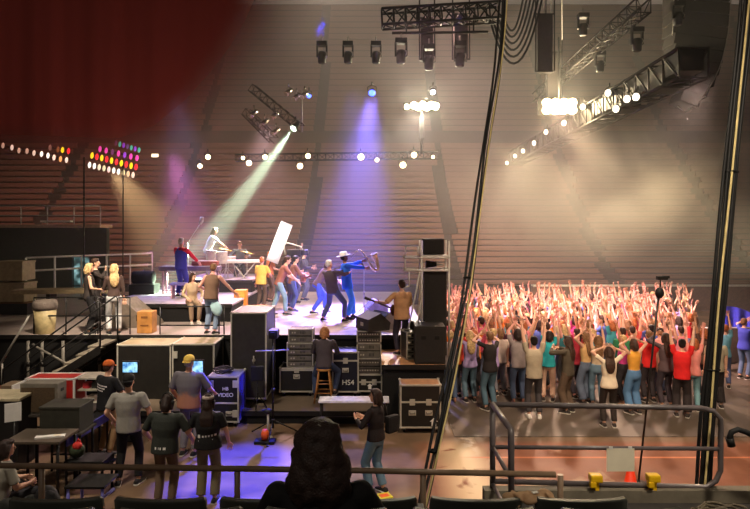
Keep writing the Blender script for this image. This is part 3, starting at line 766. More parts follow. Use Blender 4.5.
# --- left foreground work area
p = P(45, 470, 9.4)
desk('long low black desk carrying the red flight case and grey amplifier', (P(50, 0, 11.2).x, 11.25, 0), 1.9, 1.1, .86)
rc = thing('road_case', 'long red flight case with white edging on the dark desk', 'flight case', (P(52, 0, 11.4).x, 11.55, .86))
q = MB(); q.box((0, 0, .25), (.92, .44, .48)); q.build('body', mat('case_red', (170, 34, 28), .5), rc)
q = MB()
for sx in (-1, 1):
    for sy in (-1, 1): q.box((sx * .455, sy * .215, .25), (.035, .035, .5))
    for z in (.02, .485): q.box((sx * .455, 0, z), (.035, .44, .035))
for sy in (-1, 1):
    for z in (.02, .485): q.box((0, sy * .215, z), (.92, .035, .035))
q.build('edge_trim', WHITE, rc)
am = thing('guitar_amplifier', 'boxy grey amplifier with brown front in front of the red case', 'amplifier', (P(39, 0, 10.8).x, 10.95, .86))
q = MB(); q.box((0, 0, .27), (.68, .32, .54), bev=.015); q.build('cabinet', mat('amp_grey', (110, 104, 92), .6), am)
q = MB(); q.box((-.01, -.162, .25), (.60, .012, .44)); q.build('grille', mat('amp_cloth', (78, 62, 42), .9, bump=.4, scale=30), am)
q = MB(); q.box((.342, 0, .40), (.012, .1, .05)); q.build('handle', BLACK, am)
desk('black work table with worn grey top at the lower left', (P(37, 0, 9.3).x, 9.45, 0), .86, .62, .94, m=mat('table_grey', (84, 74, 62), .5, scale=3))
bx = thing('equipment_box', 'plain black equipment box standing on the lower-left work table', 'box', (P(64, 0, 10.05).x, 10.15, .82))
q = MB(); q.box((0, 0, .21), (.66, .5, .42), bev=.012); q.build('body', mat('box_black', (50, 49, 40), .6), bx); q = MB(); q.box((0, 0, .405), (.68, .52, .04), bev=.008); q.build('lid', mat('box_black', (1, 1, 1)), bx)
desk('slim dark table under the plain black equipment box', (P(64, 0, 10.1).x, 10.15, 0), .8, .55, .82)
# shelf stack (right of red case)
sh = thing('shelf_unit', 'open shelf with white top and small gear right of the red case', 'shelf', (P(90, 0, 11.6).x, 11.7, 0))
for z in (.55, .85, 1.10, 1.32):
    q = MB(); q.box((0, 0, z), (.52, .5, .03)); q.build('shelf', mat('shelf_pale', (182, 176, 158), .5), sh)
for sx in (-1, 1):
    for sy in (-1, 1):
        q = MB(); q.box((sx * .25, sy * .24, .67), (.03, .03, 1.34)); q.build('upright', DARKMETAL, sh)
for i, (x, z, cc) in enumerate(((-.05, 1.115, (190, 50, 60)), (.05, .865, (215, 205, 190)), (.12, 1.115, (60, 58, 54)))):
    b_ = thing('gear_box', ('small red box on the open shelf', 'small white box on the open shelf', 'small grey box on the open shelf')[i], 'box', sh.location + V((x, -.1, z)))
    q = MB(); q.box((0, 0, .05), (.12, .14, .1), bev=.008); q.build('body', fabric(cc), b_); q = MB(); q.box((0, 0, .1), (.125, .145, .015)); q.build('lid', fabric(cc), b_)
# long table running away, blue light painted into its edge colour
y0, y1 = 9.7, 11.2
a, b = P(66, 437, y0), P(112, 413, y1)
lt = thing('folding_table', 'long folding table with blue lit edge left of the man in grey', 'table', ((a + b) / 2).xy.to_3d(), math.atan2(b.y - a.y, b.x - a.x))
L_ = (b - a).xy.length; zt = .80
q = MB(); q.box((0, .3, zt), (L_, .6, .05), bev=.008); q.build('table_top', mat('dark_top', (40, 38, 36), .5), lt); q = MB(); q.box((0, -.012, zt - .06), (L_, .024, .15)); q.build('edge_strip', mat('table_edge_blue_light', (84, 82, 190), .4), lt)
for sx in (-1, 1):
    for yy in (.05, .55):
        q = MB(); q.cyl((sx * (L_ / 2 - .08), yy, 0), (sx * (L_ / 2 - .08), yy, zt), .018, seg=8); q.build('leg', DARKMETAL, lt)
pn = thing('clipboard', 'pale sheet clamped upright on a thin music stand at the far left', 'music stand', (P(13, 0, 9.9).x, 9.9, 0))
q = MB(); q.box((0, 0, 1.16), (.24, .02, .30), rot=.5); q.build('sheet', WHITE, pn); q = MB(); q.cyl((0, .03, 0), (0, .03, 1.05), .014, seg=8); q.build('pole', BLACK, pn)
q = MB(); q.box((0, .03, .012), (.34, .34, .024)); q.build('base', BLACK, pn)
fc = desk('low black shelf table with a flat case under the long table', (P(88, 0, 9.5).x, 9.55, 0), .66, .45, .46, m=mat('dark_top', (40, 38, 36), .5))
fx_ = thing('flat_case', 'flat black case with silver edge on the low shelf table', 'case', (P(88, 0, 9.5).x, 9.55, .46)); q = MB(); q.box((0, 0, .05), (.62, .4, .09), bev=.01); q.build('body', BLACK, fx_); q = MB(); q.box((0, -.2, .05), (.62, .015, .03)); q.build('edge_trim', ALU, fx_)
ba = thing('plush_ball', 'small round red and dark green bag under the long table', 'bag', (P(77, 0, 9.5).x, 9.5, .56)); q = MB(); q.ell((0, 0, .12), (.12, .11, .12)); q.build('body', fabric((52, 62, 40)), ba); q = MB(); q.ell((.02, -.03, .2), (.075, .075, .07)); q.tube([(.0, 0, .25), (.03, -.02, .31), (.06, 0, .25)], .012, 6); q.build('top_flap', fabric((190, 48, 40)), ba)
xs = thing('folding_stand', 'crossed folding stand with blue lit legs below the front rail', 'stand', (P(92, 0, 8.6).x, 8.6, 0))
for a, b in (((-.24, -.2, 0), (-.24, -.2, .55)), ((.24, -.2, 0), (.24, -.2, .55)), ((-.24, -.2, .06), (.24, .2, .38)), ((-.24, .2, 0), (-.24, .2, .55))):
    q = MB(); q.tube([a, b], .022, 8); q.build('leg', mat('stand_blue', (120, 118, 200), .4), xs)  # blue light falling on the legs is part of their colour
q = MB(); q.box((0, 0, .57), (.56, .46, .03)); q.build('top', BLACK, xs)
for i, (px, sc_, lb) in enumerate(((24, 1.0, 'heap of dark green jackets on the floor at the lower left'), (46, 1.15, 'slumped black backpack beside the heap of jackets'))):
    r = thing('backpack' if i else 'jacket_heap', lb, 'bag' if i else 'clothes', (P(px, 0, 7.6).x, 7.6, 0))
    q = MB(); rnd = random.Random(i + 5)
    for k in range(9): q.ell((rnd.uniform(-.22, .22) * sc_, rnd.uniform(-.15, .15), .22 + rnd.uniform(-.1, .45) * sc_), (rnd.uniform(.12, .2), rnd.uniform(.1, .18), rnd.uniform(.12, .25)))
    q.ell((0, 0, .25), (.34, .24, .27))
    link('body', voxel(q, .025, 2, 'body', [fabric((30, 32, 26) if i == 0 else (24, 23, 24))]), r)
    q = MB(); q.tube([(-.1, -.2, .3), (-.12, -.27, .5), (-.05, -.2, .7)], .02, 6); q.build('strap', BLACKCLOTH, r)

# --- left wing of the stage
tcn = thing('trash_can', 'beige waste bin with a clear bag over its rim on the stage wing', 'bin', P(45, 335, 14.85).xy.to_3d() + V((0, 0, ZS)))
q = MB(); q.lathe([(.21, 0), (.22, .01), (.265, .64), (.245, .64), (.2, .05)], seg=24); q.build('body', mat('bin_beige', (190, 172, 126), .5), tcn)
q = MB(); q.lathe([(.27, .58), (.295, .66), (.285, .76), (.25, .82), (.20, .74), (.24, .62)], seg=24); q.build('bag_rim', mat('bin_bag', (128, 116, 108), .25, bump=.6, scale=6), tcn)
def rail(name, label, pts, zs, r=.022, m=BLACK, posts=None, zb=0.0, cat='railing'):
    t = thing(name, label, cat, (pts[0][0], pts[0][1], zb)); o = V((pts[0][0], pts[0][1], 0))
    for z in zs:
        q = MB(); q.tube([V((x, y, z)) - o + V((0, 0, 0)) for x, y in pts], r, 8); q.build('rail', m, t)
    for (x, y) in (posts or pts):
        q = MB(); q.cyl(V((x, y, 0)) - o, V((x, y, max(zs))) - o, r, seg=8); q.build('post', m, t)
    return t
def ln(a, b, n): return [(a[0] + (b[0] - a[0]) * i / (n - 1), a[1] + (b[1] - a[1]) * i / (n - 1)) for i in range(n)]
xA, xB = P(34, 0, 14.68).x, P(130, 0, 14.68).x
rail('guard_rail', 'thin black guard rail along the front of the stage wing', ln((xA, 14.68), (xB, 14.68), 3), (.45, .9), .017, BLACK, ln((xA, 14.68), (xB, 14.68), 4), ZS)
xA, xB = P(160, 0, 14.68).x, P(224, 0, 14.68).x
rail('guard_rail', 'short black guard rail beside the man in the brown top', ln((xA, 14.68), (xB, 14.68), 2), (.22, .68), .017, BLACK, [(xA, 14.68), (xB - .12, 14.68), (xB, 14.68)], ZS)
a, b = P(26, 257, 20.5), P(152, 246.5, 24.2)
rail('guard_rail', 'pale steel guard rail crossing the back of the stage wing', ln(a, b, 4), (1.13, 1.58), .035, WHITE, ln(a, b, 6), ZS)
tall = thing('pole', 'slim vertical pipe rising in front of the left stands', 'pole', P(84, 300, 22).xy.to_3d() + V((0, 0, ZS)))
q = MB(); q.cyl((0, 0, 0), (0, 0, 5.2), .03, seg=8); q.build('pipe', DARKMETAL, tall); q = MB(); q.lathe([(.2, 0), (.2, .02), (.05, .04), (.05, .08)]); q.build('base', DARKMETAL, tall)
tall = thing('pole', 'second slim pipe rising left of the keyboard player', 'pole', P(123, 300, 23).xy.to_3d() + V((0, 0, ZS)))
q = MB(); q.cyl((0, 0, 0), (0, 0, 5.0), .025, seg=8); q.build('pipe', DARKMETAL, tall); q = MB(); q.lathe([(.2, 0), (.2, .02), (.05, .04), (.05, .08)]); q.build('base', DARKMETAL, tall)
cj = thing('wooden_crate', 'small pale wooden crate on the stage edge by the guard rail', 'crate', P(147, 331, 14.95).xy.to_3d() + V((0, 0, ZS)))
q = MB(); q.box((0, 0, .27), (.38, .34, .54), bev=.02); q.build('body', WOOD, cj); q = MB(); q.box((0, -.172, .4), (.16, .01, .05)); q.box((0, -.172, .2), (.2, .01, .03)); q.build('handle_slot', mat('wood_dark', (120, 76, 36)), cj)
for i, (px, py, Y, w, h, lb) in enumerate(((241, 298, 18.3, .36, .72, 'upright orange wooden cabinet on the stage by the yellow shirt'), (256, 306, 17.9, .62, .28, 'low orange wooden chest in front of the yellow shirt'))):
    r = thing('wooden_cabinet', lb, 'cabinet', (P(px, 0, Y).x, Y, ZS))
    q = MB(); q.box((0, 0, h / 2), (w, .36, h), bev=.015); q.build('body', mat('wood_orange', (214, 140, 50), .5, var=.2), r)
    q = MB(); q.box((0, -.185, h / 2), (w - .08, .012, h - .08)); q.build('door', mat('wood_amber', (228, 160, 66), .5, var=.2), r)
    q = MB(); q.ell((w * .3, -.20, h / 2), (.02, .02, .02), sub=1); q.build('knob', DARKMETAL, r)
rampy = thing('ramp', 'grey sloping ramp beside the woman in white jeans', 'ramp', (P(134, 0, 16.0).x, 16.1, ZS))
q = MB(); q.prism([(-.5, 0), (.62, 0), (.55, .1), (-.15, .72), (-.5, .66)], -.45, .45); q.build('body', mat('ramp_grey', (118, 106, 94), .7), rampy); q = MB(); q.box((.28, -.455, .25), (.16, .012, .16)); q.build('handle', BLACK, rampy)
rr_ = thing('carpet_roll', 'black rolled carpet lying behind the stage ramp', 'carpet roll', (P(142, 0, 19).x, 19.2, ZS))
q = MB(); q.cyl((-.35, 0, 1.02), (.3, 0, 1.02), .2, seg=18); q.build('roll', BLACKCLOTH, rr_); q = MB(); q.box((0, 0, .4), (.8, .5, .82)); q.build('crate', BLACK, rr_)
slab = thing('long_bench', 'long beige bench top behind the women on the stage wing', 'bench', (P(60, 0, 17.0).x, 17.2, ZS), .12)
q = MB(); q.box((0, 0, .80), (2.6, .6, .12), bev=.02); q.build('bench_top', mat('beige', (150, 134, 104), .6), slab)
for sx in (-.3, 1): q = MB(); q.box((sx * 1.1, 0, .38), (.1, .5, .76)); q.build('leg', DARKMETAL, slab)
for i in range(2):
    r = thing('storage_box', ('upper beige storage box stacked at the far left edge', 'lower beige storage box stacked at the far left edge')[i], 'box', (P(8, 0, 18).x, 18.4, ZS + (1.0, .35)[i] ))
    q = MB(); q.box((0, 0, .3), (.9 - .1 * (1 - i), .7, .58), bev=.02); q.build('body', mat('beige', (1, 1, 1)), r); q = MB(); q.box((0, 0, .57), (.93 - .1 * (1 - i), .73, .06), bev=.01); q.build('lid', mat('beige', (1, 1, 1)), r)
r = thing('pallet', 'dark pallet carrying the beige storage boxes', 'pallet', (P(8, 0, 18).x, 18.4, ZS)); q = MB(); q.box((0, 0, .17), (1.2, .9, .34)); q.build('body', BLACK, r); q = MB(); q.box((0, 0, .345), (1.2, .9, .01)); q.build('top', mat('wood_dark', (1, 1, 1)), r)
# stair from the wing down to the floor
sr = thing('stair', 'black metal stair with handrails descending left from the stage wing', 'stairs', (P(112, 0, 14.2).x, 14.05, 0))
n = 8
for i in range(n):
    q = MB(); q.box((-.15 - .27 * i, 0, 1.5 - .19 * i), (.28, .9, .04)); q.build('tread', mat('tread', (120, 112, 98), .6), sr)
for sy in (-1, 1):
    q = MB(); q.prism([(0, 1.55), (0, 1.35), (-2.15, -.0), (-2.4, -.0), (-2.4, .05)], sy * .46 - .015, sy * .46 + .015); q.build('stringer', DARKMETAL, sr)
    q = MB(); q.tube([(0, sy * .46, 1.5), (0, sy * .46, 2.5), (-.05, sy * .46, 2.55), (-2.2, sy * .46, 1.0), (-2.25, sy * .46, .1)], .02, 8); q.tube([(0, sy * .46, 2.1), (-2.2, sy * .46, .55)], .016, 8); q.build('handrail', BLACK if sy > 0 else DARKMETAL, sr)
for px in (27, 41, 62, 95):
    l = thing('support_leg', {27: 'leftmost steel jack leg', 41: 'steel jack leg below the waste bin', 62: 'steel jack leg right of the waste bin', 95: 'steel jack leg behind the stair'}[px] + ' under the stage wing', 'leg', (P(px, 0, 14.3).x, 14.35 if px != 95 else 14.54, 0))
    q = MB(); q.cyl((0, 0, .05), (0, 0, 1.5), .035, seg=10); q.build('tube', mat('jack_steel', (104, 100, 92), .5), l); q = MB(); q.cyl((0, 0, .9), (0, 0, 1.0), .05, seg=10); q.build('collar', DARKMETAL, l); q = MB(); q.box((0, 0, .02), (.16, .16, .04)); q.build('foot', DARKMETAL, l)
br = thing('brace', 'diagonal steel brace tube between the stage jack legs', 'brace', P(33, 345, 14.25)); d = P(82, 372, 14.25) - P(33, 345, 14.25); q = MB(); q.tube([(0, 0, 0), d], .028, 8); q.build('tube', mat('jack_steel', (1, 1, 1)), br); q = MB(); q.ell((0, 0, 0), (.05, .05, .05), sub=1); q.build('clamp', DARKMETAL, br)
hr = thing('handrail', 'sloping steel handrail at the far left below the stage wing', 'handrail', P(-2, 368, 13.9)); d = P(29, 316, 13.9) - P(-2, 368, 13.9); q = MB(); q.tube([(0, 0, 0), d], .026, 8); q.build('tube', STEEL, hr); q = MB(); q.cyl((.1, 0, .1), (.1, 0, -.95), .022, seg=8); q.build('post', STEEL, hr)

# --- band instruments
kb = thing('keyboard', 'electric keyboard in a pink lit stand before the player in a blue vest', 'keyboard', (P(190, 0, 19).x, 19.05, 2.1))
pk = mat('metal_pink_light', (214, 170, 186), .4)  # pink stage light is mixed into this metal colour
q = MB(); q.box((0, 0, .82), (1.9, .42, .14), bev=.02); q.build('body', mat('keyboard_body', (120, 104, 126), .4), kb)
q = MB(); q.box((0, -.08, .895), (1.7, .2, .015)); q.build('keys', WHITE, kb)
for sx in (-1, 1):
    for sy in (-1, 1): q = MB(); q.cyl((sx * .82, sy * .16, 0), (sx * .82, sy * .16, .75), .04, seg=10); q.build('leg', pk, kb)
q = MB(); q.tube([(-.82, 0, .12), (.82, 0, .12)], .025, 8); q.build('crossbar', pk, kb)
sn = thing('synthesizer', 'small upper synthesizer with white panel resting on the keyboard', 'keyboard', (P(205, 0, 19.05).x, 19.1, 2.1 + .90))
q = MB(); q.box((0, 0, .08), (.8, .3, .14), bev=.015); q.build('body', mat('synth', (150, 78, 66), .5), sn); q = MB(); q.box((0, -.02, .155), (.7, .16, .012)); q.build('keys', WHITE, sn)
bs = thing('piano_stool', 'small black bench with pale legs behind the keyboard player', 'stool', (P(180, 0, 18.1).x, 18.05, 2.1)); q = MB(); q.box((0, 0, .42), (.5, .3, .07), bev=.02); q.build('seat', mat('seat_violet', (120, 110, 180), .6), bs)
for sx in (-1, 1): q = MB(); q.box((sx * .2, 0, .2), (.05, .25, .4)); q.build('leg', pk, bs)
def drum(label, loc, r, h, m, legs=True):
    t = thing('drum', label, 'drum', loc); z = .5 if legs else .0
    q = MB(); q.lathe([(r * .98, z), (r, z + .01), (r, z + h - .01), (r * .98, z + h)], seg=24); q.build('shell', m, t)
    q = MB(); q.lathe([(.01, z + h), (r * .97, z + h + .002), (r * 1.03, z + h), (r * 1.03, z + h - .03), (r, z + h - .03), (.01, z + h - .005)], seg=24); q.build('drum_head', WHITE, t)
    if legs:
        for k in range(3): a = 2 * PI * k / 3; q = MB(); q.tube([(r * .6 * math.cos(a), r * .6 * math.sin(a), z + .05), (r * 1.2 * math.cos(a), r * 1.2 * math.sin(a), 0)], .014, 6); q.build('leg', ALU, t)
    return t
wsh = mat('drum_white', (222, 214, 200), .35)
drum('white conga drum nearest the player in white', (P(212, 0, 20.2).x, 20.1, 2.5), .17, .45, wsh); drum('second white drum beside the player in white', (P(221, 0, 20.2).x, 20.3, 2.5), .19, .40, wsh)
drum('low white snare drum in front of the seated drummer', (P(229, 0, 20.5).x, 20.6, 2.5), .2, .22, wsh)
def cymbal(label, loc, h, r=.24, tilt=.25):
    t = tripod('cymbal_stand', label, 'cymbal', loc, h, .3, .014, ALU)
    q = MB(); q.lathe([(.01, .03), (.05, .025), (r, 0), (r, -.006), (.05, .015), (.01, .02)], (0, 0, h), 24, rot=Matrix.Rotation(tilt, 3, 'Y')); q.build('cymbal', mat('brass', (214, 180, 96), .3, .8), t)
cymbal('brass cymbal on a chrome stand left of the drummer', (P(226, 0, 20.9).x, 20.9, 2.5), .95); cymbal('brass cymbal on a chrome stand right of the drummer', (P(247, 0, 20.9).x, 20.9, 2.1), 1.25)
kk = thing('keyboard', 'slim white keyboard on crossed legs before the drummer', 'keyboard', (P(244, 0, 20.2).x, 20.15, 2.1)); q = MB(); q.box((0, 0, .98), (1.1, .3, .1), bev=.02, rot=.15); q.build('body', WHITE, kk)
for sx in (-1, 1): q = MB(); q.tube([(-.4 * sx, 0, 0), (.4 * sx, 0, .95)], .02, 8); q.build('leg', ALU, kk)
bo = tripod('microphone_stand', 'slanted pale microphone boom above the player in white', 'microphone stand', (P(187, 0, 19.9).x, 20.0, 2.5), 1.2, .3, .014, WHITE)
a = P(187, 244, 20) - bo.location; bb = P(200, 224, 20) - bo.location; q = MB(); q.tube([(0, 0, 1.15), a, bb], .016, 8); q.build('boom_arm', WHITE, bo); q = MB(); q.tube([bb, bb + V((.05, 0, .1)), bb + V((.06, 0, .24))], [.05, .07, .05], 10); q.build('microphone', WHITE, bo)
pa = thing('bounce_board', 'tall white reflector board held slanting above the band', 'reflector', P(272, 262, 20.6)); up = (P(287, 223, 20.6) - P(272, 262, 20.6)); u_ = up.normalized(); s_ = V((u_.z, 0, -u_.x))
q = MB(); w_ = .21; ring = lambda t: [u_ * t + s_ * a * w_ + V((0, y, 0)) for a, y in ((-1, -.02), (1, -.02), (1, .02), (-1, .02))]
q.loft([ring(0), ring(up.length)]); q.build('panel', mat('bounce_white', (250, 248, 244), .7, var=.02), pa); q = MB(); q.tube([u_ * -.25 - s_ * .05, u_ * .4 - s_ * .05], .02, 8); q.build('handle', BLACK, pa)
cr = thing('video_camera', 'bulky camera rig held up over the musicians', 'camera', P(294, 253, 20.3))
q = MB(); q.box((0, 0, 0), (.46, .24, .24), bev=.02); q.build('body', DARKMETAL, cr); q = MB(); q.cyl((.22, 0, .0), (.48, 0, .03), .09, .11); q.build('lens', BLACK, cr); q = MB(); q.tube([(-.3, 0, -.05), (-.34, 0, .32), (-.2, 0, .34), (.2, 0, .22), (.3, 0, .1)], .025, 8); q.build('handle', ALU, cr)
q = MB(); q.lathe([(.24, -.03), (.28, 0), (.24, .03)], (-.12, -.05, -.35), 20, rot=Matrix.Rotation(PI / 2, 3, 'X')); q.build('wheel', DARKMETAL, cr)

ex_ = thing('road_case', 'small case with a red end left of the long red flight case', 'flight case', (P(9, 0, 11.5).x, 11.6, .86)); q = MB(); q.box((0, 0, .17), (.26, .4, .34), bev=.01); q.build('body', mat('case_brown', (120, 100, 78), .6), ex_); q = MB(); q.box((-.12, -.19, .17), (.03, .04, .35)); q.build('edge_trim', mat('case_red', (1, 1, 1)), ex_); q = MB(); q.box((.13, 0, .17), (.03, .42, .36)); q.build('edge_frame', WHITE, ex_)
pl_ = thing('equipment_box', 'low box with pale beige top at the far left edge', 'box', (P(5, 0, 10.6).x, 10.7, 0)); q = MB(); q.box((0, 0, .60), (.7, .6, 1.2), bev=.01); q.build('body', BLACK, pl_); q = MB(); q.box((0, 0, 1.22), (.74, .64, .05), bev=.01); q.build('lid', mat('lid_beige', (176, 164, 134), .5), pl_)
ppr = thing('paper_sheet', 'bright paper edge lying on the lower-left work table', 'paper', (P(52, 0, 9.4).x, 9.35, .94)); q = MB(); q.box((0, 0, .012), (.42, .10, .024), rot=.25); q.build('sheet', WHITE, ppr); q = MB(); q.box((.1, .02, .027), (.1, .06, .006), rot=.25); q.build('cover', mat('paper', (232, 222, 196), .8, var=.05), ppr)
mst = tripod('microphone_stand', 'thin straight microphone stand right of the saxophone player', 'microphone stand', G(364, 317, ZS), 1.45, .3, .012, STEEL); q = MB(); q.tube([(0, 0, 1.45), (-.05, -.02, 1.55), (-.08, -.03, 1.60)], [.02, .03, .028], 8); q.build('microphone', BLACK, mst)
# ================================================================== OVERHEAD RIG
def emat(name, rgb, s): return mat(name, rgb, emit=s)
LENSW = emat('lens_warm', (255, 226, 170), 14); LENSC = emat('lens_cool', (236, 240, 255), 9); LENSB = emat('lens_blue', (60, 90, 255), 7)
def truss(label, a, b, s=.4, n=None, m=DARKMETAL, r=.026):
    a, b = V(a), V(b); t = thing('lighting_truss', label, 'truss', a); d = b - a; L = d.length; dr = d / L
    u = dr.cross(V((0, 0, 1))).normalized(); w = u.cross(dr); h = s / 2
    cs = [u * h * i + w * h * j for i, j in ((1, 1), (1, -1), (-1, -1), (-1, 1))]
    for c in cs:
        q = MB(); q.cyl(c, c + d, r, seg=8); q.build('chord', m, t)
    n = n or max(3, int(L / (s * 1.2))); q = MB()
    for i in range(n):
        p0, p1 = d * (i / n), d * ((i + 1) / n)
        for k in range(4):
            c0, c1 = cs[k], cs[(k + 1) % 4]
            q.cyl(p0 + c0, p1 + c1, r * .6, seg=5)
            q.cyl(p0 + c0, p0 + c1, r * .6, seg=5)
    q.build('lacing', m, t)
    return t
def lamp(label, loc, aim, r=.12, ln_=.3, lens=LENSW, group=None, name='stage_lamp', m=DARKMETAL):
    """loc: centre of the lens; aim: direction it faces"""
    t = thing(name, label, 'stage light', loc, 0, group); d = V(aim).normalized(); side = d.cross(V((0, 0, 1)))
    if side.length < .05: side = V((1, 0, 0))
    side.normalize()
    q = MB(); q.tube([V((0, 0, 0)), -d * ln_ * .5, -d * ln_, -d * (ln_ + .06)], [r * 1.05, r, r * .8, r * .4], 14); hg = q.build('housing', m, t)
    q = MB(); q.tube([d * .004, d * .02, d * .03], [r * .95, r * .8, r * .3], 16); q.build('lens', lens, hg)
    c = -d * ln_ * .5; q = MB(); q.tube([c + side * r * 1.2, c + side * r * 1.25 + V((0, 0, r * 1.3)), c + V((0, 0, r * 1.9)), c - side * r * 1.25 + V((0, 0, r * 1.3)), c - side * r * 1.2], .018, 6); q.cyl(c + V((0, 0, r * 1.9)), c + V((0, 0, r * 1.9 + .14)), .03, seg=8); q.build('yoke', m, t)
    return t
tocam = lambda p: (V((0, 0, CH)) - V(p)).normalized()
# back truss above the stage with pin lamps
truss('long thin truss hanging across the hall behind the stage', P(236, 158, 31), P(440, 155, 31), .35)
for i, (px, py, rr, k, where) in enumerate(((208, 157, .13, 0, 'left of the back truss, upper of two'), (200, 166, .12, 0, 'left of the back truss, lower of two'), (249, 163, .14, 0, 'under the left end of the back truss'), (243, 158, .09, 0, 'smallest at the left end of the back truss'),
        (265, 157, .12, 0, 'beside the green beam'), (300, 166, .15, 0, 'lower one right of the green beam'), (308, 156, .13, 0, 'upper one right of the green beam'), (361, 157, .16, 0, 'at the middle of the back truss'), (377, 160, .10, 0, 'small one right of the truss middle'), (403, 165, .16, 0, 'hanging lowest near the right end of the back truss'), (414, 155, .15, 0, 'upper one near the right end of the back truss'), (433, 157, .08, 0, 'small one at the right tip of the back truss'))):
    p = P(px, py, 30.5); lamp('round warm white lamp ' + where, p, tocam(p) + V((.1, 0, -.15)), rr, .28, LENSW, 'white lamps along the back truss')
for px, py, lb, r in ((309, 96, 'small blue lamp right of the tilted lamp cluster', .10), (372, 93, 'blue lamp hanging in a steel bracket above the saxophone player', .16), (433, 92, 'pale blue lamp above the bright lamp bar', .12)):
    p = P(px, py, 27); lamp(lb, p, tocam(p) + V((0, 0, -.5)), r, .3, LENSB if px < 420 else LENSC)
p = P(155, 155.5, 34); sg = thing('sign', 'small glowing white exit box on the far left stands', 'sign', p); q = MB(); q.box((0, .05, 0), (.42, .1, .22)); q.build('housing', DARKMETAL, sg); q = MB(); q.box((0, -.005, 0), (.38, .02, .18)); q.build('panel', emat('sign_glow', (255, 236, 200), 2.5), sg)
# LED battens at the left
def batten(label, pts, cols, Y, r):
    a, b = P(*pts[0], Y), P(*pts[-1], Y)
    t = thing('hanging_lamp_bar', label, 'lamp bar', a, 0, 'coloured lamp bars at the upper left')
    q = MB(); up = V((0, .16, .02)); q.tube([up, b - a + up], .05, 6); q.build('bar', DARKMETAL, t)
    for (px, py), c in zip(pts, cols):
        p = P(px, py, Y) - a
        e = emat('led_%d_%d_%d' % c, c, 1.6)
        q = MB(); q.ell(p, (r * .44, .07, r * .92), Matrix.Rotation(.12, 3, 'Y')); o = q.build('lamp', e, t)
W, Wd, Or, Yl, Rd, Pk, Vi, Gr = (255, 244, 228), (170, 130, 110), (220, 150, 90), (255, 210, 30), (240, 40, 50), (240, 70, 170), (140, 60, 190), (70, 170, 140)
lerp = lambda x0, y0, x1, y1, n: [(x0 + (x1 - x0) * i / (n - 1), y0 + (y1 - y0) * i / (n - 1)) for i in range(n)]
batten('long batten of small white lamps at the far left', [(3, 145.5), (12, 147.5), (19, 150.5), (27, 151), (34, 153), (41.5, 154), (48, 155.5), (54, 157.5), (60.5, 159), (66.5, 160)], [Wd, (210, 180, 165), Wd, Wd, (200, 170, 150), W, W, (235, 200, 180), Or, (230, 200, 180)], 30, .16)
batten('short batten with one yellow and one red lamp at the far left', [(50, 147.5), (58, 149.5), (62.5, 150), (68.5, 151)], [(110, 70, 60), (110, 60, 30), Yl, Rd], 30, .17)
batten('topmost batten of violet and green lamps', lerp(116, 143, 139, 150, 7), [(90, 40, 70), Gr, Vi, (90, 60, 110), Gr, Vi, Gr], 30, .15)
batten('batten of pink and violet lamps', lerp(100, 149, 137, 158, 7), [Pk, Pk, (100, 50, 90), Pk, Vi, Pk, Pk], 30, .17)
batten('batten of alternating yellow and red lamps', lerp(92, 155.5, 136, 167, 10), [Yl, Rd, Yl, Rd, Yl, Rd, Yl, Rd, Yl, Rd], 30, .18)
batten('lowest batten of white lamps', lerp(89.5, 165, 133, 175, 10), [W, W, (220, 200, 170), (200, 190, 150), (225, 190, 180), W, W, (220, 200, 150), (215, 180, 140), (230, 200, 180)], 30, .17)
# tilted lamp cluster with the green beam
for i, (a, b, lb) in enumerate((((252, 88), (301, 128), 'tilted short truss of the lamp cluster, upper one'), ((246, 112), (274, 140), 'tilted short truss of the lamp cluster, lower one'))):
    truss(lb, P(*a, 24), P(*b, 23.4), .30, m=mat('dark_steel', (70, 58, 52), .4, .6), r=.02)
for i, (px, py, lb) in enumerate(((286, 94, 'tilted chrome lamp at the top of the cluster'), (294, 99, 'tilted chrome lamp second in the cluster'), (302, 97, 'upright chrome lamp at the tip of the cluster'), (251, 116, 'tilted chrome lamp at the far left of the cluster'), (262, 125, 'tilted chrome lamp low in the cluster'), (272, 118, 'upright chrome lamp in the middle of the cluster'), (273, 134, 'lowest tilted chrome lamp of the cluster'))):
    p = P(px, py, 23.5); lamp(lb, p, V((-.5, -.5, -.6)), .10, .34, mat('lens_off', (205, 190, 170), .15, .3), 'lamps of the tilted cluster', m=mat('chrome', (190, 180, 168), .2, .9))
BEAM = P(293.5, 128.5, 23.4); BEAMT = P(216, 228, 22)
lamp('bright round lamp throwing the green white beam', BEAM, (BEAMT - BEAM) + V((0, -2, 0)), .13, .35, emat('lens_green', (226, 255, 226), 12))
tb = thing('pipe', 'thin hanging pipe right of the lamp cluster', 'pipe', P(302, 98, 23.6)); q = MB(); q.cyl((0, 0, 0), P(302, 132, 23.6) - P(302, 98, 23.6), .03, seg=8); q.cyl((0, 0, 0), (0, 0, .3), .03, seg=8); q.build('tube', STEEL, tb)
# bright lamp bar over the stage
BAR = P(424, 106, 28)
bb_ = thing('blinder_bar', 'row of blazing white lamps on a mast above the stage', 'stage light', BAR)
q = MB(); q.box((-.15, .15, 0), (1.6, .1, .34)); q.build('frame', DARKMETAL, bb_)
for i, (dx, dz, rr) in enumerate(((-.80, -.03, .11), (-.48, .04, .15), (-.28, -.05, .15), (-.06, .05, .17), (.14, -.05, .16), (.34, .04, .17), (.54, 0, .17))):
    q = MB(); q.tube([(dx, .1, dz), (dx, -.02, dz), (dx, -.05, dz)], [rr, rr, rr * .6], 14); q.build('lamp', emat('lens_blaze', (255, 236, 180), 30), bb_)
q = MB(); q.cyl((-.1, .2, -.1), (-.1, .2, -2.2), .06, seg=8); q.box((-.1, .2, -1.0), (.22, .2, 1.0)); q.build('mast', DARKMETAL, bb_)
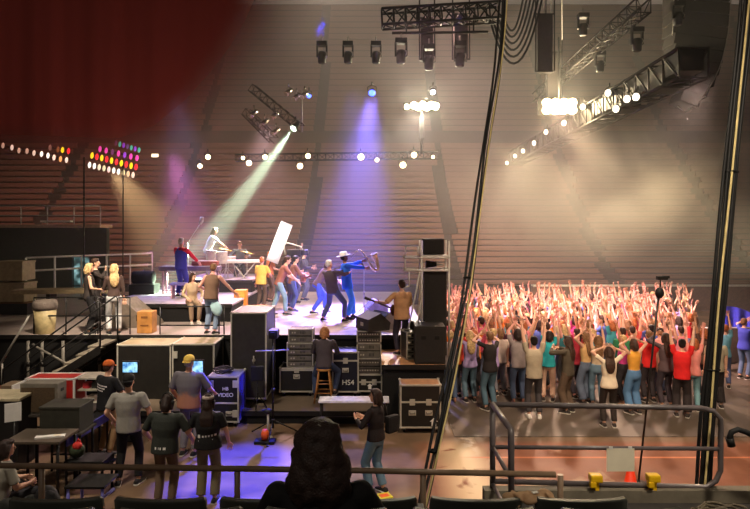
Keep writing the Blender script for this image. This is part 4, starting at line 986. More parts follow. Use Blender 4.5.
# audience blinder
BLI = P(560, 106, 29)
bl = thing('blinder_bar', 'blinding warm lamp cluster facing the audience at the upper right', 'stage light', BLI)
q = MB(); q.box((0, .2, 0), (2.0, .12, .8)); q.tube([(0, .2, .3), (0, .2, 3.4)], .05, 8); q.build('frame', DARKMETAL, bl)
for i in range(4):
    for j in range(2):
        c = V(((i - 1.5) * .42, 0, (j - .5) * .36)); q = MB(); q.tube([c + V((0, .15, 0)), c, c + V((0, -.04, 0))], [.19, .19, .1], 14); q.build('lamp', emat('lens_blaze2', (255, 224, 160), 45), bl)
# side truss above the audience (runs away from the viewer) with its round lamps
ht = truss('heavy side truss above the audience running away at the upper right', (10.3, 19.4, 9.55), (10.7, 46, 9.5), .95, 24, mat('truss_dark', (36, 33, 31), .6, .2), .06)
q = MB()
for k in range(22): q.box((.02 * k, .6 + 1.2 * k, (.12, -.1, .05)[k % 3]), (.80, 1.05, (.72, .84, .66)[k % 3]), bev=.03)
q.build('cable_tray', mat('truss_dark', (1, 1, 1)), ht)
for i, (px, py) in enumerate(((507, 163), (515, 156), (523, 151), (534, 143), (546, 132), (564, 123), (583, 107), (608, 93), (616, 109), (627, 99), (636, 97))):
    Y = 9.72 * 600 / max(1, (px - 375)) ; Y = min(45, max(19.8, Y)); p = P(px, py, Y)
    lamp('round lamp on the heavy side truss, ' + ('first', 'second', 'third', 'fourth', 'fifth', 'sixth', 'seventh', 'eighth', 'ninth', 'tenth', 'eleventh')[i] + ' from its far end', p, V((-.75, -.6, -.1)), .15, .25, emat('lens_dim', (225, 214, 190), 5.0 if i not in (9, 10) else .5), 'round lamps on the side truss')
truss('thin upper truss above the audience, left of the heavy one', (9.4, 21, 12.0), (9.7, 36, 12.0), .5, 18, mat('truss_dark', (1, 1, 1)), .035)
truss('dark box truss across the top middle of the hall', P(382, 19, 21), P(500, 12, 21), .55, 10, BLACK, .05)
hz_ = thing('lamp_bar', 'thin bar below the dark box truss carrying moving lamps', 'lamp bar', P(392, 33, 21)); d = P(488, 32, 21) - P(392, 33, 21); q = MB(); q.cyl((0, 0, 0), d, .05, seg=8); q.build('tube', BLACK, hz_)
for k in (.15, .85): q = MB(); q.cyl(d * k, d * k + V((0, 0, .6)), .03, seg=6); q.build('hanger', BLACK, hz_)
def mover(label, p, h=.8, w=.42, group=None, m=BLACK):
    t = thing('moving_light', label, 'stage light', p, 0, group)
    q = MB(); q.box((0, 0, -.08), (w, w * .8, .18), bev=.02); q.build('base', m, t)
    for s in (-1, 1): q = MB(); q.box((s * w * .45, 0, -.36), (.07, .14, .5), bev=.02); q.build('yoke_arm', m, t)
    q = MB(); q.lathe([(.03, .12), (.14, .10), (.17, -.05), (.16, -.32), (.13, -.36), (.10, -.36)], (0, 0, -.5), 16); q.build('head', m, t)
    q = MB(); q.tube([(.17, -.05, -.40), (.19, -.09, -.50), (.17, -.07, -.60)], .018, 6); q.build('handle', STEEL, t)
    q = MB(); q.cyl((0, 0, 0), (0, 0, .22), .03, seg=8); q.build('clamp', STEEL, t)
    return t
for px, py, Y, lb in ((401, 39, 21, 'leftmost moving lamp under the thin bar'), (429, 45, 21, 'middle moving lamp under the thin bar'), (460, 42, 21, 'rightmost moving lamp under the thin bar'), (322, 42, 24, 'lone moving lamp left in the smoke'), (348, 42, 24, 'second lone moving lamp in the smoke'), (376, 42, 24, 'third lone moving lamp in the smoke'),
        (583, 14, 24, 'moving lamp hanging above the blinding cluster'), (637, 28, 22, 'moving lamp hanging above the middle of the heavy truss'), (600, 52, 26, 'moving lamp hanging from the thin upper truss'), (678, 2, 22, 'moving lamp at the top right beside the loudspeaker array')):
    mover(lb, P(px, py, Y))
for px, y0, y1, Y, w, lb in ((545, 14, 72, 24, .75, 'tall hanging dark screen frame left above the blinding cluster'), (554, 52, 98, 30, .8, 'dark hanging box directly above the blinding cluster'), (427, 18, 60, 22, .55, 'dark hanging mast below the box truss, left'), (461, 14, 60, 22, .62, 'dark hanging mast below the box truss, right')):
    a, b = P(px, y0, Y), P(px, y1, Y); t = thing('hanging_screen', lb, 'screen', b); h = a.z - b.z
    q = MB(); q.box((0, .1, h / 2), (w * .8, .25, h)); q.build('panel', mat('hang_dark', (52, 46, 42), .7), t)
    q = MB()
    for s in (-1, 1): q.cyl((s * w / 2, 0, 0), (s * w / 2, 0, h + 3), .03, seg=6)
    for z in (.03, h): q.cyl((-w / 2, 0, z), (w / 2, 0, z), .03, seg=6)
    q.build('frame', DARKMETAL, t)
# hanging line array (J shape)
la = thing('line_array', 'big curved hanging loudspeaker array at the upper right', 'loudspeaker', P(700, 0, 25))
o0 = P(700, 0, 25); n = 11
pts = [P(696 - 10 * (i / n) ** 3 - 2 * (i / n), -20 + 126 * (i / n) ** .95, 25 - .8 * (i / n) ** 2) for i in range(n + 1)]
for i in range(n):
    a, b = pts[i] - o0, pts[i + 1] - o0; c = (a + b) / 2; d = (b - a); an = math.atan2(d.x, -d.z)
    q = MB(); q.box(c, ((2.3, 2.3, 2.3, 2.25, 2.2, 2.1, 2.0, 1.85, 1.6, 1.25, .8)[i], 1.0, d.length * .96), rot=Matrix.Rotation(-an, 4, 'Y'), bev=.03); q.build('cabinet', mat('array_dark', (30, 27, 27), .75), la)
q = MB(); q.tube([pts[0] - o0 + V((1.16, -.5, 0))] + [p - o0 + V(((1.16, 1.16, 1.14, 1.12, 1.08, 1.02, .95, .85, .7, .5, .3)[k], -.52, 0)) for k, p in enumerate(pts[1:])], .02, 6); q.tube([p - o0 + V((-1.16, -.52, 0)) for p in pts[:6]], .02, 6); q.build('rigging', STEEL, la)
q = MB(); q.tube([pts[-1] - o0 + V((-.4, -.3, -.05)), pts[-1] - o0 + V((-.15, -.4, -.32)), pts[-1] - o0 + V((.4, -.3, -.02))], .04, 8); q.build('bottom_bracket', STEEL, la)
# looping cables top middle
for i in range(6):
    x0, x1 = 490 + 3 * i, 546 - 4 * i; dip = 62 - 7 * i; Y = 23 + .3 * i
    a, b = P(x0, 20, Y), P(x1, -20, Y); t = thing('cable', 'dark slack cable loop hanging at the top middle', 'cable', a, 0, 'slack cable loops at the top middle')
    pp = []
    for k in range(15):
        s = k / 14; py = 20 * (1 - s) - 20 * s + 4 * (dip - 0) * s * (1 - s) * 1.0; pp.append(P(x0 + (x1 - x0) * s, py, Y) - a)
    q = MB(); q.tube(pp, .045, 6); q.build('loop', BLACK, t)
# vertical hoist chains
for px, yb, Y in ((544, 14, 24.05), (551, 14, 24.05), (562, 40, 29.2), (497, 12, 21), (520, 0, 26), (695, 0, 19.8)):
    p = P(px, yb, Y); t = thing('hoist_chain', 'thin hoist chain dropping from the roof', 'chain', p, 0, 'hoist chains under the roof'); q = MB(); q.cyl((0, 0, 0), (0, 0, 14), .025, seg=6); q.build('chain', STEEL, t)

# red sheet added for a covered lens, upper left, fading at its edge
EDGE = [(346, -40), (330, 0), (318, 26), (300, 58), (276, 88), (246, 116), (212, 142), (165, 166), (110, 170), (60, 168), (0, 166), (-60, 166)]
def edge_y(x):
    for (xa, ya), (xb, yb) in zip(EDGE, EDGE[1:]):
        if xb <= x <= xa: return ya + (yb - ya) * (x - xa) / (xb - xa)
    return 166
def edge_d(x, y):
    best = 1e9
    for (xa, ya), (xb, yb) in zip(EDGE, EDGE[1:]):
        dx, dy = xb - xa, yb - ya; t = max(0, min(1, ((x - xa) * dx + (y - ya) * dy) / (dx * dx + dy * dy)))
        best = min(best, math.hypot(x - xa - t * dx, y - ya - t * dy))
    return best
dr_ = MB(); bm = dr_.bm; al = bm.verts.layers.float.new('edge_fade'); nx, nz_ = 120, 40; grid = []
for i in range(nx + 1):
    x = -60 + 404 * i / nx; ye = edge_y(x); colv = []
    for j in range(nz_ + 1):
        y = -60 + (ye + 60) * j / nz_
        v = bm.verts.new(P(x, y, 16 + .05 * math.sin(x * .11) + .015 * math.sin(x * .31 + 1)))
        w = 46 + 64 * max(0, min(1, (x - 120) / 160))
        s = min(1, edge_d(x, y) / w); v[al] = s * s * (3 - 2 * s); colv.append(v)
    grid.append(colv)
for i in range(nx):
    for j in range(nz_):
        f = bm.faces.new((grid[i][j], grid[i + 1][j], grid[i + 1][j + 1], grid[i][j + 1])); f.smooth = True
dm = bpy.data.materials.new('lens_blur_red'); dm.use_nodes = True; nt = dm.node_tree; b = nt.nodes['Principled BSDF']; b.inputs['Base Color'].default_value = (*lin((126, 62, 56)), 1); b.inputs['Roughness'].default_value = .95; b.inputs['Specular IOR Level'].default_value = .05
at = nt.nodes.new('ShaderNodeAttribute'); at.attribute_name = 'edge_fade'; nt.links.new(at.outputs['Fac'], b.inputs['Alpha'])
dp = dr_.build('lens_blur_sheet', dm); tag(dp, 'huge dark red sheet added for a covered lens, soft edged, upper left', 'lens_blur')

# ================================================================== NEAR RAILS, CABLES, SEATS
rail('guard_rail', 'brown front guard rail of the near seating, left of the stair opening', [(-2.9, 3.98), (-.2, 3.89), (1.15, 3.82)], (.65,), .02, mat('rail_brown', (128, 106, 84), .35), [(-2.2, 3.96), (-.9, 3.92), (.31, 3.87), (1.18, 3.82)], 1.98)
# stair-opening rail on the right
rr_ = thing('guard_rail', 'dark tubular guard rail with rounded corner around the stair opening at right', 'railing', (.98, 5.0, 2.03))
RM = mat('rail_dark', (92, 84, 84), .3)
q = MB(); q.tube([(0, 0, .70), (1.74, 0, .67), (1.84, 0, .645), (1.9, 0, .58), (1.90, 0, .15), (1.86, 0, .06), (1.78, 0, .01), (0, 0, .06)], .022, 10); q.build('loop_rail', RM, rr_)
q = MB(); q.tube([(0, 0, .345), (1.9, 0, .33)], .018, 8); q.build('middle_rail', RM, rr_)
q = MB(); q.cyl((0, 0, -.02), (0, 0, .7), .024, seg=10); q.build('post', RM, rr_)
q = MB(); q.tube([(0, 0, .70), (.01, -.62, .70), (.01, -.64, .66), (.01, -.64, -.02)], .024, 10); q.tube([(0, 0, .345), (.01, -.62, .345)], .018, 8); q.tube([(0, 0, .04), (.01, -.6, .04)], .018, 8); q.build('return_rail', RM, rr_)
pp_ = thing('paper_notice', 'blank white sheet of paper hung on the stair-opening rail', 'paper', P(620.5, 449, 4.97)); q = MB(); q.box((0, 0, -.09), (.23, .004, .19)); q.build('sheet', mat('paper', (232, 222, 196), .8, var=.05), pp_); q = MB(); q.box((-.08, 0, .01), (.03, .008, .02)); q.box((.08, 0, .01), (.03, .008, .02)); q.build('tape', WHITE, pp_)
for px, lb in ((595.5, 'left yellow bracket light at the foot of the stair-opening rail'), (653, 'right yellow bracket light at the foot of the stair-opening rail')):
    p = P(px, 491, 4.95); t = thing('yellow_bracket', lb, 'bracket', (p.x, 4.95, 2.04)); q = MB(); q.box((0, 0, .10), (.10, .08, .06), bev=.012); q.box((-.03, -.02, .055), (.05, .05, .05), bev=.01); q.build('cap', YELLOW, t); q = MB(); q.box((.01, 0, .035), (.03, .03, .07)); q.build('stem', YELLOW, t)
g = G(630.5, 503); cn = thing('traffic_cone', 'orange red traffic cone on the floor behind the stair-opening rail', 'cone', (g.x, g.y, 0)); q = MB(); q.lathe([(.17, .03), (.15, .04), (.03, .62), (.018, .63)], seg=20); q.build('cone', mat('cone_red', (240, 62, 24), .5, var=.05), cn); q = MB(); q.box((0, 0, .015), (.4, .4, .03), bev=.008); q.build('base', mat('cone_red', (1, 1, 1)), cn)
hk = thing('hose', 'black curved hose end hooking in at the right edge', 'hose', P(731, 445, 4.7)); oo = P(731, 445, 4.7)
q = MB(); q.tube([P(x, y, 4.7) - oo for x, y in ((731, 445), (729.5, 438), (731.5, 432), (738, 429.5), (746, 432), (754, 436), (775, 447))], .022, 10); q.build('tube', RUBBER, hk); q = MB(); q.cyl(P(731.5, 446, 4.7) - oo, P(729.5, 438, 4.7) - oo, .03, seg=10); q.build('grip', BLACK, hk)
def bundle(label, pts, n, r, spread, yi, ties):
    o0 = P(*pts[-1]); t = thing('hanging_cable_bundle', label, 'cables', o0); c = [P(*p) - o0 for p in pts]
    rnd = random.Random(n)
    # smooth the path
    sm = []
    for i in range(len(c) - 1):
        p0, p1, p2, p3 = c[max(i - 1, 0)], c[i], c[i + 1], c[min(i + 2, len(c) - 1)]
        for k in range(6):
            s = k / 6; sm.append(.5 * ((2 * p1) + (p2 - p0) * s + (2 * p0 - 5 * p1 + 4 * p2 - p3) * s * s + (3 * p1 - p0 - 3 * p2 + p3) * s ** 3))
    sm.append(c[-1])
    for i in range(n):
        ox = (i / (n - 1) - .5) * spread; ph = rnd.uniform(0, 6)
        q = MB(); q.tube([p + V((ox + .008 * math.sin(j * .4 + ph) , -.01 * (i % 2), 0)) for j, p in enumerate(sm)], r, 7); q.build('cable', BLACK, t)
    q = MB(); q.tube([p + V((yi * spread + .008 * math.sin(j * .21), -.035, 0)) for j, p in enumerate(sm)], r * .66, 7); q.build('rope', mat('rope_yellow', (226, 204, 140), .6), t)
    for k in ties:
        p = sm[int(k * (len(sm) - 1))]; q = MB(); q.tube([p + V((-spread * .62, 0, 0)), p + V((0, -.045, .005)), p + V((spread * .62, 0, 0)), p + V((0, .03, 0)), p + V((-spread * .6, 0, 0))], .009, 6); q.build('tie', RUBBER, t)
bundle('black cable bundle with a yellow rope rising from the near rail left of the audience', [(504, -30, 6.2), (503, 0, 6.1), (498, 60, 5.9), (488, 130, 5.6), (477, 215, 5.2), (466, 290, 4.9), (452, 365, 4.6), (436, 438, 4.35), (420, 512, 4.1)], 3, .011, .055, .5, (.62, .9))
bundle('thick black cable bundle with a yellow cord at the right', [(752, -30, 5.6), (747, 0, 5.55), (739, 80, 5.45), (729, 190, 5.35), (719, 290, 5.25), (712, 370, 5.2), (706, 440, 5.15), (701, 500, 5.1)], 5, .015, .11, -.05, (.42, .72))
mp = thing('microphone_pole', 'tall thin dark pole with a small head rising before the audience', 'pole', G(638, 486)); oo = mp.location.copy()
q = MB(); q.tube([(0, 0, .0), P(659, 292, 9.4) - oo], .016, 8); q.build('pole', BLACK, mp); q = MB(); q.ell(P(659.5, 293, 9.4) - oo, (.07, .06, .09)); q.build('windshield', RUBBER, mp)
q = MB(); q.tube([P(660, 290, 9.4) - oo, P(660.5, 280, 9.4) - oo], .014, 8); q.box(P(662, 278, 9.4) - oo, (.16, .08, .06), bev=.01); q.box(P(666, 277, 9.4) - oo, (.09, .06, .04)); q.build('head', DARKMETAL, mp)
q = MB(); q.lathe([(.22, 0), (.22, .02), (.04, .05), (.03, .1)]); q.build('base', BLACK, mp)
bg = thing('rag', 'crumpled beige jacket draped over a near seat left of the stair rail', 'clothes', P(528, 491, 3.02))
q = MB(); rnd = random.Random(4)
for k in range(26): x_ = rnd.uniform(-.11, .12); q.ell((x_, rnd.uniform(-.05, .05), rnd.uniform(-.035, .008) - abs(x_) * .22), (rnd.uniform(.012, .045), rnd.uniform(.012, .04), rnd.uniform(.008, .02)), Matrix.Rotation(rnd.uniform(-.7, .7), 3, 'Y') @ Matrix.Rotation(rnd.uniform(-1, 1), 3, 'Z'))
q.ell((0, 0, -.025), (.10, .04, .02))
link('body', voxel(q, .006, 2, 'body', [fabric((206, 166, 124))]), bg); q = MB(); q.box((.03, -.02, .002), (.03, .02, .004), rot=.3); q.build('label_patch', WHITE, bg)
cl = thing('cable_coil', 'tangle of dark cable at the foot of the thick bundle', 'cable', P(712, 498, 4.6)); q = MB()
for i in range(6):
    rr = .10 + .02 * (i % 3); q.tube([(rr * math.cos(t * PI / 8) * 1.4 + .02 * i, rr * math.sin(t * PI / 8), .012 + .012 * i + .012 * math.sin(2 * t + i)) for t in range(17)], .011, 6)
q.build('coil', mat('cable_olive', (74, 66, 50), .6), cl); cl.location.z = 1.955
yp = thing('tape_marker', 'small yellow folder lying near the shoes of the person in jeans', 'folder', G(383, 497)); q = MB(); q.box((0, 0, .012), (.26, .2, .024), rot=.4, bev=.004); q.build('body', mat('yel_green', (206, 196, 50), .6), yp); q = MB(); q.box((.02, 0, .026), (.14, .1, .006), rot=.4); q.build('sheet', mat('orange_plastic', (1, 1, 1)), yp)
# arena seats
def arena_seat(first=None):
    t = thing('arena_seat', '', 'seat')
    m = mat('seat_plastic', (74, 78, 70), .38, var=.1); rings = []
    for z, y, w in ((.42, -.02, .235), (.55, -.04, .248), (.72, -.065, .252), (.835, -.085, .248), (.85, -.092, .235)):
        rings.append([V((w * math.sin(a), y - .035 + .06 * (1 - math.cos(a)) + dy, z)) for dy, rng in ((0, 1), (-.026, -1)) for a in [rng * (-1.15 + 2.3 * k / 8) for k in range(9)]])
    q = MB(); q.loft(rings); q.build('backrest', m, t)
    q = MB(); q.loft([[V((sx * w, y, z)) for sx, z in ((-1, zz), (1, zz), (1, zz + .05), (-1, zz + .05))] for y, zz, w in ((.0, .42, .19), (.2, .40, .21), (.38, .42, .2), (.42, .41, .17))]); q.build('seat', m, t)
    for s in (-1, 1): q = MB(); q.box((s * .255, .14, .62), (.045, .32, .03), bev=.008); q.box((s * .255, .02, .5), (.03, .06, .24)); q.build('armrest', BLACK, t)
    q = MB(); q.box((0, .06, .2), (.08, .1, .44)); q.box((0, .06, .01), (.2, .2, .02)); q.build('pedestal', DARKMETAL, t)
    return t
proto = arena_seat(); used = False
for row, Y, z, xs in ((0, 3.07, 2.02, [-2.62 + .52 * i for i in range(8)]), (1, 2.28, 2.335, [-1.78 + .535 * i for i in range(6)])):
    for i, x in enumerate(xs):
        c = proto if not used else copytree(proto); used = True
        c.location = (x, Y, z); c.rotation_euler = (0, 0, .02 * ((i * 7) % 3 - 1))
        c['label'] = ('empty dark plastic seat in the lower near row, ' if row == 0 else 'dark plastic seat in the nearest row, ') + ('first', 'second', 'third', 'fourth', 'fifth', 'sixth', 'seventh', 'eighth')[i] + ' counted from the left'
        c['group'] = 'dark plastic seats at the bottom of the photo'
# ================================================================== PEOPLE
def at(px, py, z=0.0): return G(px, py, z)
D = dict
# --- crew in the foreground
r, J = person('person in grey T-shirt and black trousers seen from behind, dark cap', at(128.5, 484), R(6), D(H=1.80, broad=1.10, rh=(.28, .20, .98), lh=(-.28, .16, .98), rf=(.15, .02, 0), lf=(-.15, -.02, 0), rfy=-18, lfy=14), 'light', ((150, 147, 138), D(sleeve=.72, loose=1.03)), ((24, 23, 23), D(wide=1.05)), ('short', 'black'), ((26, 24, 24), True), ((40, 38, 36), (220, 216, 205)))
r, J = person('person in orange cap and black shirt with white back print, tan trousers', at(106, 455), R(-28), D(H=1.74, broad=1.1, lean=4, rh=(.22, .34, 1.12), lh=(-.2, .32, 1.10), hpitch=-4), 'light', ((24, 24, 26), D(sleeve=.8, loose=1.05)), ((150, 118, 82), D()), ('short', 'brown'), ((214, 104, 40),))
back_print(r, [(1.30 - .045 * i, [(-.14 + .035 * k, -.14 + .035 * k + .026) for k in range(8 - i)], .022, -.12) for i in range(3)], LABELW)
r, J = person('person in dark green T-shirt with headphones over dark hair, seen from behind', at(165, 506), R(-4), D(H=1.67, broad=1.18, fem=0, lean=6, rh=(.34, .26, .98), lh=(-.34, .24, .98), hpitch=-10), 'light', ((46, 50, 44), D(sleeve=.85, loose=1.1)), ((104, 84, 66), D(wide=1.15)), ('bob', 'dark'), None, phones=True)
back_print(r, [(.90, [(-.10, -.075), (-.045, -.035), (-.02, .0), (.03, .07)], .035, 0)], LABELW, 'belt_tag')
r, J = person('person in yellow cap and grey rust-dyed T-shirt watching a monitor', at(189, 455), R(-10), D(H=1.84, broad=1.16, rh=(.30, .32, 1.06), lh=(-.30, .16, .95), re=(.6, -.6, -.4)), 'light', (None, D(sleeve=.9, loose=1.12)), ((112, 108, 112), D(wide=1.1)), ('short', 'grey'), ((236, 204, 96), True))
tie = bpy.data.materials.new('tie_dye'); tie.use_nodes = True; nt = tie.node_tree; b = nt.nodes['Principled BSDF']; b.inputs['Roughness'].default_value = .85
tc = nt.nodes.new('ShaderNodeTexCoord'); nz = nt.nodes.new('ShaderNodeTexNoise'); nz.inputs['Scale'].default_value = 5; nz.inputs['Detail'].default_value = 5
sp = nt.nodes.new('ShaderNodeSeparateXYZ'); nt.links.new(tc.outputs['Object'], sp.inputs[0]); nt.links.new(tc.outputs['Object'], nz.inputs['Vector'])
ma = nt.nodes.new('ShaderNodeMath'); ma.operation = 'MULTIPLY_ADD'; ma.inputs[1].default_value = .45; nt.links.new(nz.outputs['Fac'], ma.inputs[0]); nt.links.new(sp.outputs[2], ma.inputs[2])
rp = nt.nodes.new('ShaderNodeValToRGB'); mr = nt.nodes.new('ShaderNodeMapRange'); mr.inputs['From Min'].default_value = 1.36; mr.inputs['From Max'].default_value = 1.46; nt.links.new(ma.outputs[0], mr.inputs['Value']); nt.links.new(mr.outputs[0], rp.inputs['Fac'])
rp.color_ramp.elements[0].color = (*lin((168, 116, 92)), 1); rp.color_ramp.elements[1].color = (*lin((106, 102, 108)), 1); nt.links.new(rp.outputs['Color'], b.inputs['Base Color'])
put([c for c in r.children if c.name.startswith('shirt')][0], tie)
r, J = person('person with long dark hair, bandana, white-printed black shirt and olive trousers', at(208, 502), R(2), D(H=1.65, broad=1.2, fem=1, rh=(.30, .16, .92), lh=(-.28, .18, .98)), 'light', ((20, 20, 22), D(sleeve=.7, loose=1.12, hem=-.06)), ((112, 102, 74), D(wide=1.35)), ('long', 'dark'), None)
band = MB(); H_, c_ = J['HM'], J['hc']
band.loft([[c_ + H_ @ V((.093 * rr * math.cos(2 * PI * k / 20), -.012 + .103 * rr * math.sin(2 * PI * k / 20), z)) for k in range(20)] for z, rr in ((.055, 1.0), (.06, 1.05), (.085, 1.0), (.10, .93), (.10, .80))])
o = link('bandana', scale_mesh(band.mesh('bandana', fabric((176, 160, 150))), 1.65 / 1.75), r); ph = link('headphones', headphones_mesh(J, D(H=1.65)), r)
back_print(r, [(1.03, [(-.13, -.09)], .05, .1), (1.035, [(-.06 + .045 * k, -.06 + .045 * k + .026) for k in range(5)], .03, .1), (.985, [(-.12, .10)], .008, .1)], LABELW)
r, J = person('person with dark hair in black top carrying a black bag, blue jeans, walking left', at(376, 492), R(55), D(H=1.64, fem=1, hyaw=25, rh=(.10, .32, 1.20), lh=(-.16, .30, 1.22), rf=(.08, -.08, 0), lf=(-.08, .10, 0)), 'light', ((30, 24, 26), D(sleeve=1.9, loose=1.12, hem=-.05)), ((92, 122, 146), D(wide=1.3)), ('bob', 'dark'), None, ((40, 36, 34), (236, 232, 226)))
bag = thing('shoulder_bag', 'black shoulder bag hanging at the back of the person in blue jeans', 'bag', r.location + V((.26, .02, .92)), R(40)); q = MB(); q.box((0, 0, .16), (.24, .12, .28), bev=.045); q.build('body', fabric((22, 22, 24)), bag); q = MB(); q.tube([(-.12, 0, .32), (-.16, 0, .5), (-.24, -.02, .54)], .012, 6); q.build('strap', BLACK, bag)
# seated figures
SEAT = D(hip=(0, 0, .52), lean=4, rf=(.13, .46, 0), lf=(-.13, .46, 0), rk=(.1, .6, 1), lk=(-.1, .6, 1), rh=(.16, .36, .66), lh=(-.16, .36, .66))
r, J = person('person with long curly dark hair in a black T-shirt seated in front', V((-.235, 2.52, 2.335)), R(2), D(SEAT, H=1.56, fem=1, broad=1.16, lean=3, hip=(0, 0, .375)), 'light', ((20, 19, 19), D(sleeve=.8, loose=1.22, puff=1.15)), ((24, 24, 28), D()), ('curly', 'dark'), None, vs=.011)
back_print(r, [(.70, [(-.075 + .026 * k, -.075 + .026 * k + .019) for k in range(6)], .014, 0)], mat('print_teal', (92, 112, 116), .7))
r, J = person('person with reddish blond hair and dark grey shirt seated on the wooden stool', V((P(324, 0, 13.6).x, 13.58, ZR)), R(-4), D(hip=(0, 0, .855), lean=9, rf=(.22, .22, .10), lf=(-.22, .22, .0), rk=(.5, .9, .4), lk=(-.5, .9, .4), rh=(.2, .42, 1.0), lh=(-.2, .42, 1.0), H=1.78), 'light', ((76, 68, 72), D(sleeve=1.6, loose=1.08)), ((66, 80, 112), D()), ('bob', 'strawberry'))
r, J = person('dark-haired person in a pale top sitting at the lower left corner', V((P(-7, 0, 8.1).x, 8.2, .0)), R(-40), D(SEAT, H=1.72, broad=1.1, lean=10, hip=(0, 0, .51), hyaw=-10), 'light', ((150, 146, 132), D(sleeve=.8, loose=1.1)), ((40, 40, 44), D()), ('bob', 'dark'))
st2 = thing('folding_chair', 'dark folding chair under the person in a pale top', 'chair', (r.location.x, 8.17, 0), R(-40)); q = MB(); q.box((0, 0, .40), (.42, .42, .04), bev=.01); q.build('seat', BLACK, st2)
for sx in (-1, 1): q = MB(); q.tube([(sx * .19, -.2, 0), (sx * .19, .2, .38)], .014, 6); q.tube([(sx * .19, .2, 0), (sx * .19, -.18, .39)], .014, 6); q.build('leg', DARKMETAL, st2)
# --- on the stage wing
r, J = person('blond person in dark sleeveless top and black trousers, nearest on the stage wing', at(89, 334, ZS), R(-62), D(H=1.74, fem=1, lh=(-.26, .05, .98), rh=(.15, .26, 1.1), hyaw=10), 'light', ((58, 50, 46), D(tank=True)), ((28, 26, 28), D(wide=1.2)), ('bob', 'blond'), vs=.016)
r, J = person('brown-haired person in dark clothes half hidden behind the blond person', at(95, 331, ZS), R(-75), D(H=1.84, rh=(.12, .25, 1.45)), 'light', ((48, 40, 38), D(sleeve=1.9)), ((36, 30, 30), D()), ('short', 'brown'), vs=.016)
r, J = person('person with long blond hair, brown top and white jeans on the stage wing', at(114, 334, ZS), R(28), D(H=1.72, fem=1, lh=(-.1, .3, 1.1), rh=(.24, .06, .84), hyaw=-30), 'light', ((82, 64, 58), D(sleeve=1.7, hem=-.02)), ((214, 214, 214), D(wide=1.1)), ('long', 'blond'), vs=.016)
r, J = person('person with long brown hair and beige top sitting on the edge of the band platform', V((P(190, 0, 16.45).x, 16.62, 2.1 - .50)), R(-150), D(H=1.70, fem=1, hip=(0, 0, .62), lean=10, rf=(.1, .42, .0), lf=(-.1, .40, .0), rk=(.1, 1, .5), lk=(-.1, 1, .5), rh=(.2, .34, .72), lh=(-.2, .3, .7), hyaw=30), 'light', ((196, 172, 140), D(sleeve=1.8)), ((150, 128, 104), D()), ('long', 'brown'), None, ((214, 206, 196), (226, 222, 214)), vs=.016)
r, J = person('person in brown sleeveless top and jeans leaning at the band platform', at(211, 334, ZS), R(-14), D(H=1.74, lean=10, rh=(.50, .30, .98), lh=(-.26, .26, 1.06), hpitch=-8, hyaw=20), 'pink', ((122, 94, 76), D(tank=True, loose=1.12)), ((120, 138, 164), D(wide=1.15)), ('short', 'light'), vs=.016)
cb = thing('shoulder_bag', 'pale cyan cloth bag hanging at the hip of the person in brown', 'bag', at(216, 333, ZS) + V((.06, -.19, .50))); q = MB(); q.ell((0, 0, .14), (.14, .05, .20), Matrix.Rotation(-.4, 3, 'Y')); q.build('body', fabric((186, 224, 232)), cb); q = MB(); q.tube([(-.03, 0, .3), (-.1, .02, .5), (-.06, .04, .62)], .012, 6); q.build('strap', WHITE, cb)
# --- the band
r, J = person('keyboard player with red sleeves and blue vest seen from behind', at(181, 297, 2.1), R(-22), D(H=1.80, rh=(.32, .38, 1.02), lh=(-.34, .34, 1.02), re=(1, -.3, -.2), le=(-1, -.3, -.2)), 'pink', ((226, 32, 66), D(sleeve=1.9, loose=1.02)), ((70, 70, 176), D(wide=1.2)), ('short', 'grey'), vs=.016)
vm = shirt_mesh(J, D(H=1.80), .016, hem=-.12, loose=1.16, tank=True); put(link('vest', vm, r), fabric((66, 70, 184)))
r, J = person('drummer in bright white shirt leaning over the white drums', V((P(206, 0, 20.5).x, 20.7, 2.5)), R(-78), D(H=1.76, lean=22, rh=(.22, .62, 1.05), lh=(-.2, .58, 1.0), re=(1, -.3, -.4), le=(-1, -.3, -.4)), 'light', ((250, 246, 236), D(sleeve=.8, loose=1.08)), ((190, 176, 200), D()), ('bob', 'light'), vs=.018)
r, J = person('seated drummer in grey jacket behind the slim white keyboard', V((P(239, 0, 21.3).x, 21.4, 2.1)), R(-165), D(H=1.75, hip=(0, 0, .84), lean=6, rf=(.2, .5, 0), lf=(-.2, .5, 0), rk=(.2, 1, .6), lk=(-.2, 1, .6), rh=(.24, .42, 1.1), lh=(-.24, .42, 1.1)), 'light', ((118, 124, 116), D(sleeve=1.8)), ((40, 38, 42), D()), ('short', 'light'), vs=.018)
ds = thing('drum_stool', 'round black drum stool under the drummer in grey', 'stool', (P(239, 0, 21.3).x, 21.4, 2.1)); q = MB(); q.lathe([(.02, .66), (.17, .66), (.18, .72), (.02, .74)], seg=18); q.build('seat', BLACK, ds); q = MB(); q.cyl((0, 0, .1), (0, 0, .67), .025, seg=8); q.build('post', STEEL, ds)
for k in range(3): q = MB(); q.tube([(0, 0, .3), (.24 * math.cos(2.1 * k), .24 * math.sin(2.1 * k), 0)], .012, 6); q.build('leg', STEEL, ds)
r, J = person('saxophone player in white hat and bright blue suit', at(347, 319, ZS), R(-72), D(H=1.90, lean=-6, side=-3, rh=(.06, .52, 1.34), lh=(-.04, .44, 1.52), re=(.8, -.2, -.8), le=(-.8, -.1, -.8), rf=(.1, .0, 0), lf=(-.1, .22, 0), hpitch=8), 'brown', ((48, 112, 226), D(sleeve=1.88, loose=1.12, hem=-.16)), ((70, 146, 226), D(wide=1.3)), ('short', 'black'), None, ((40, 38, 40), (60, 58, 58)), vs=.015)
put(link('hat', fedora_mesh(J, D(H=1.90)), r), WHITE)
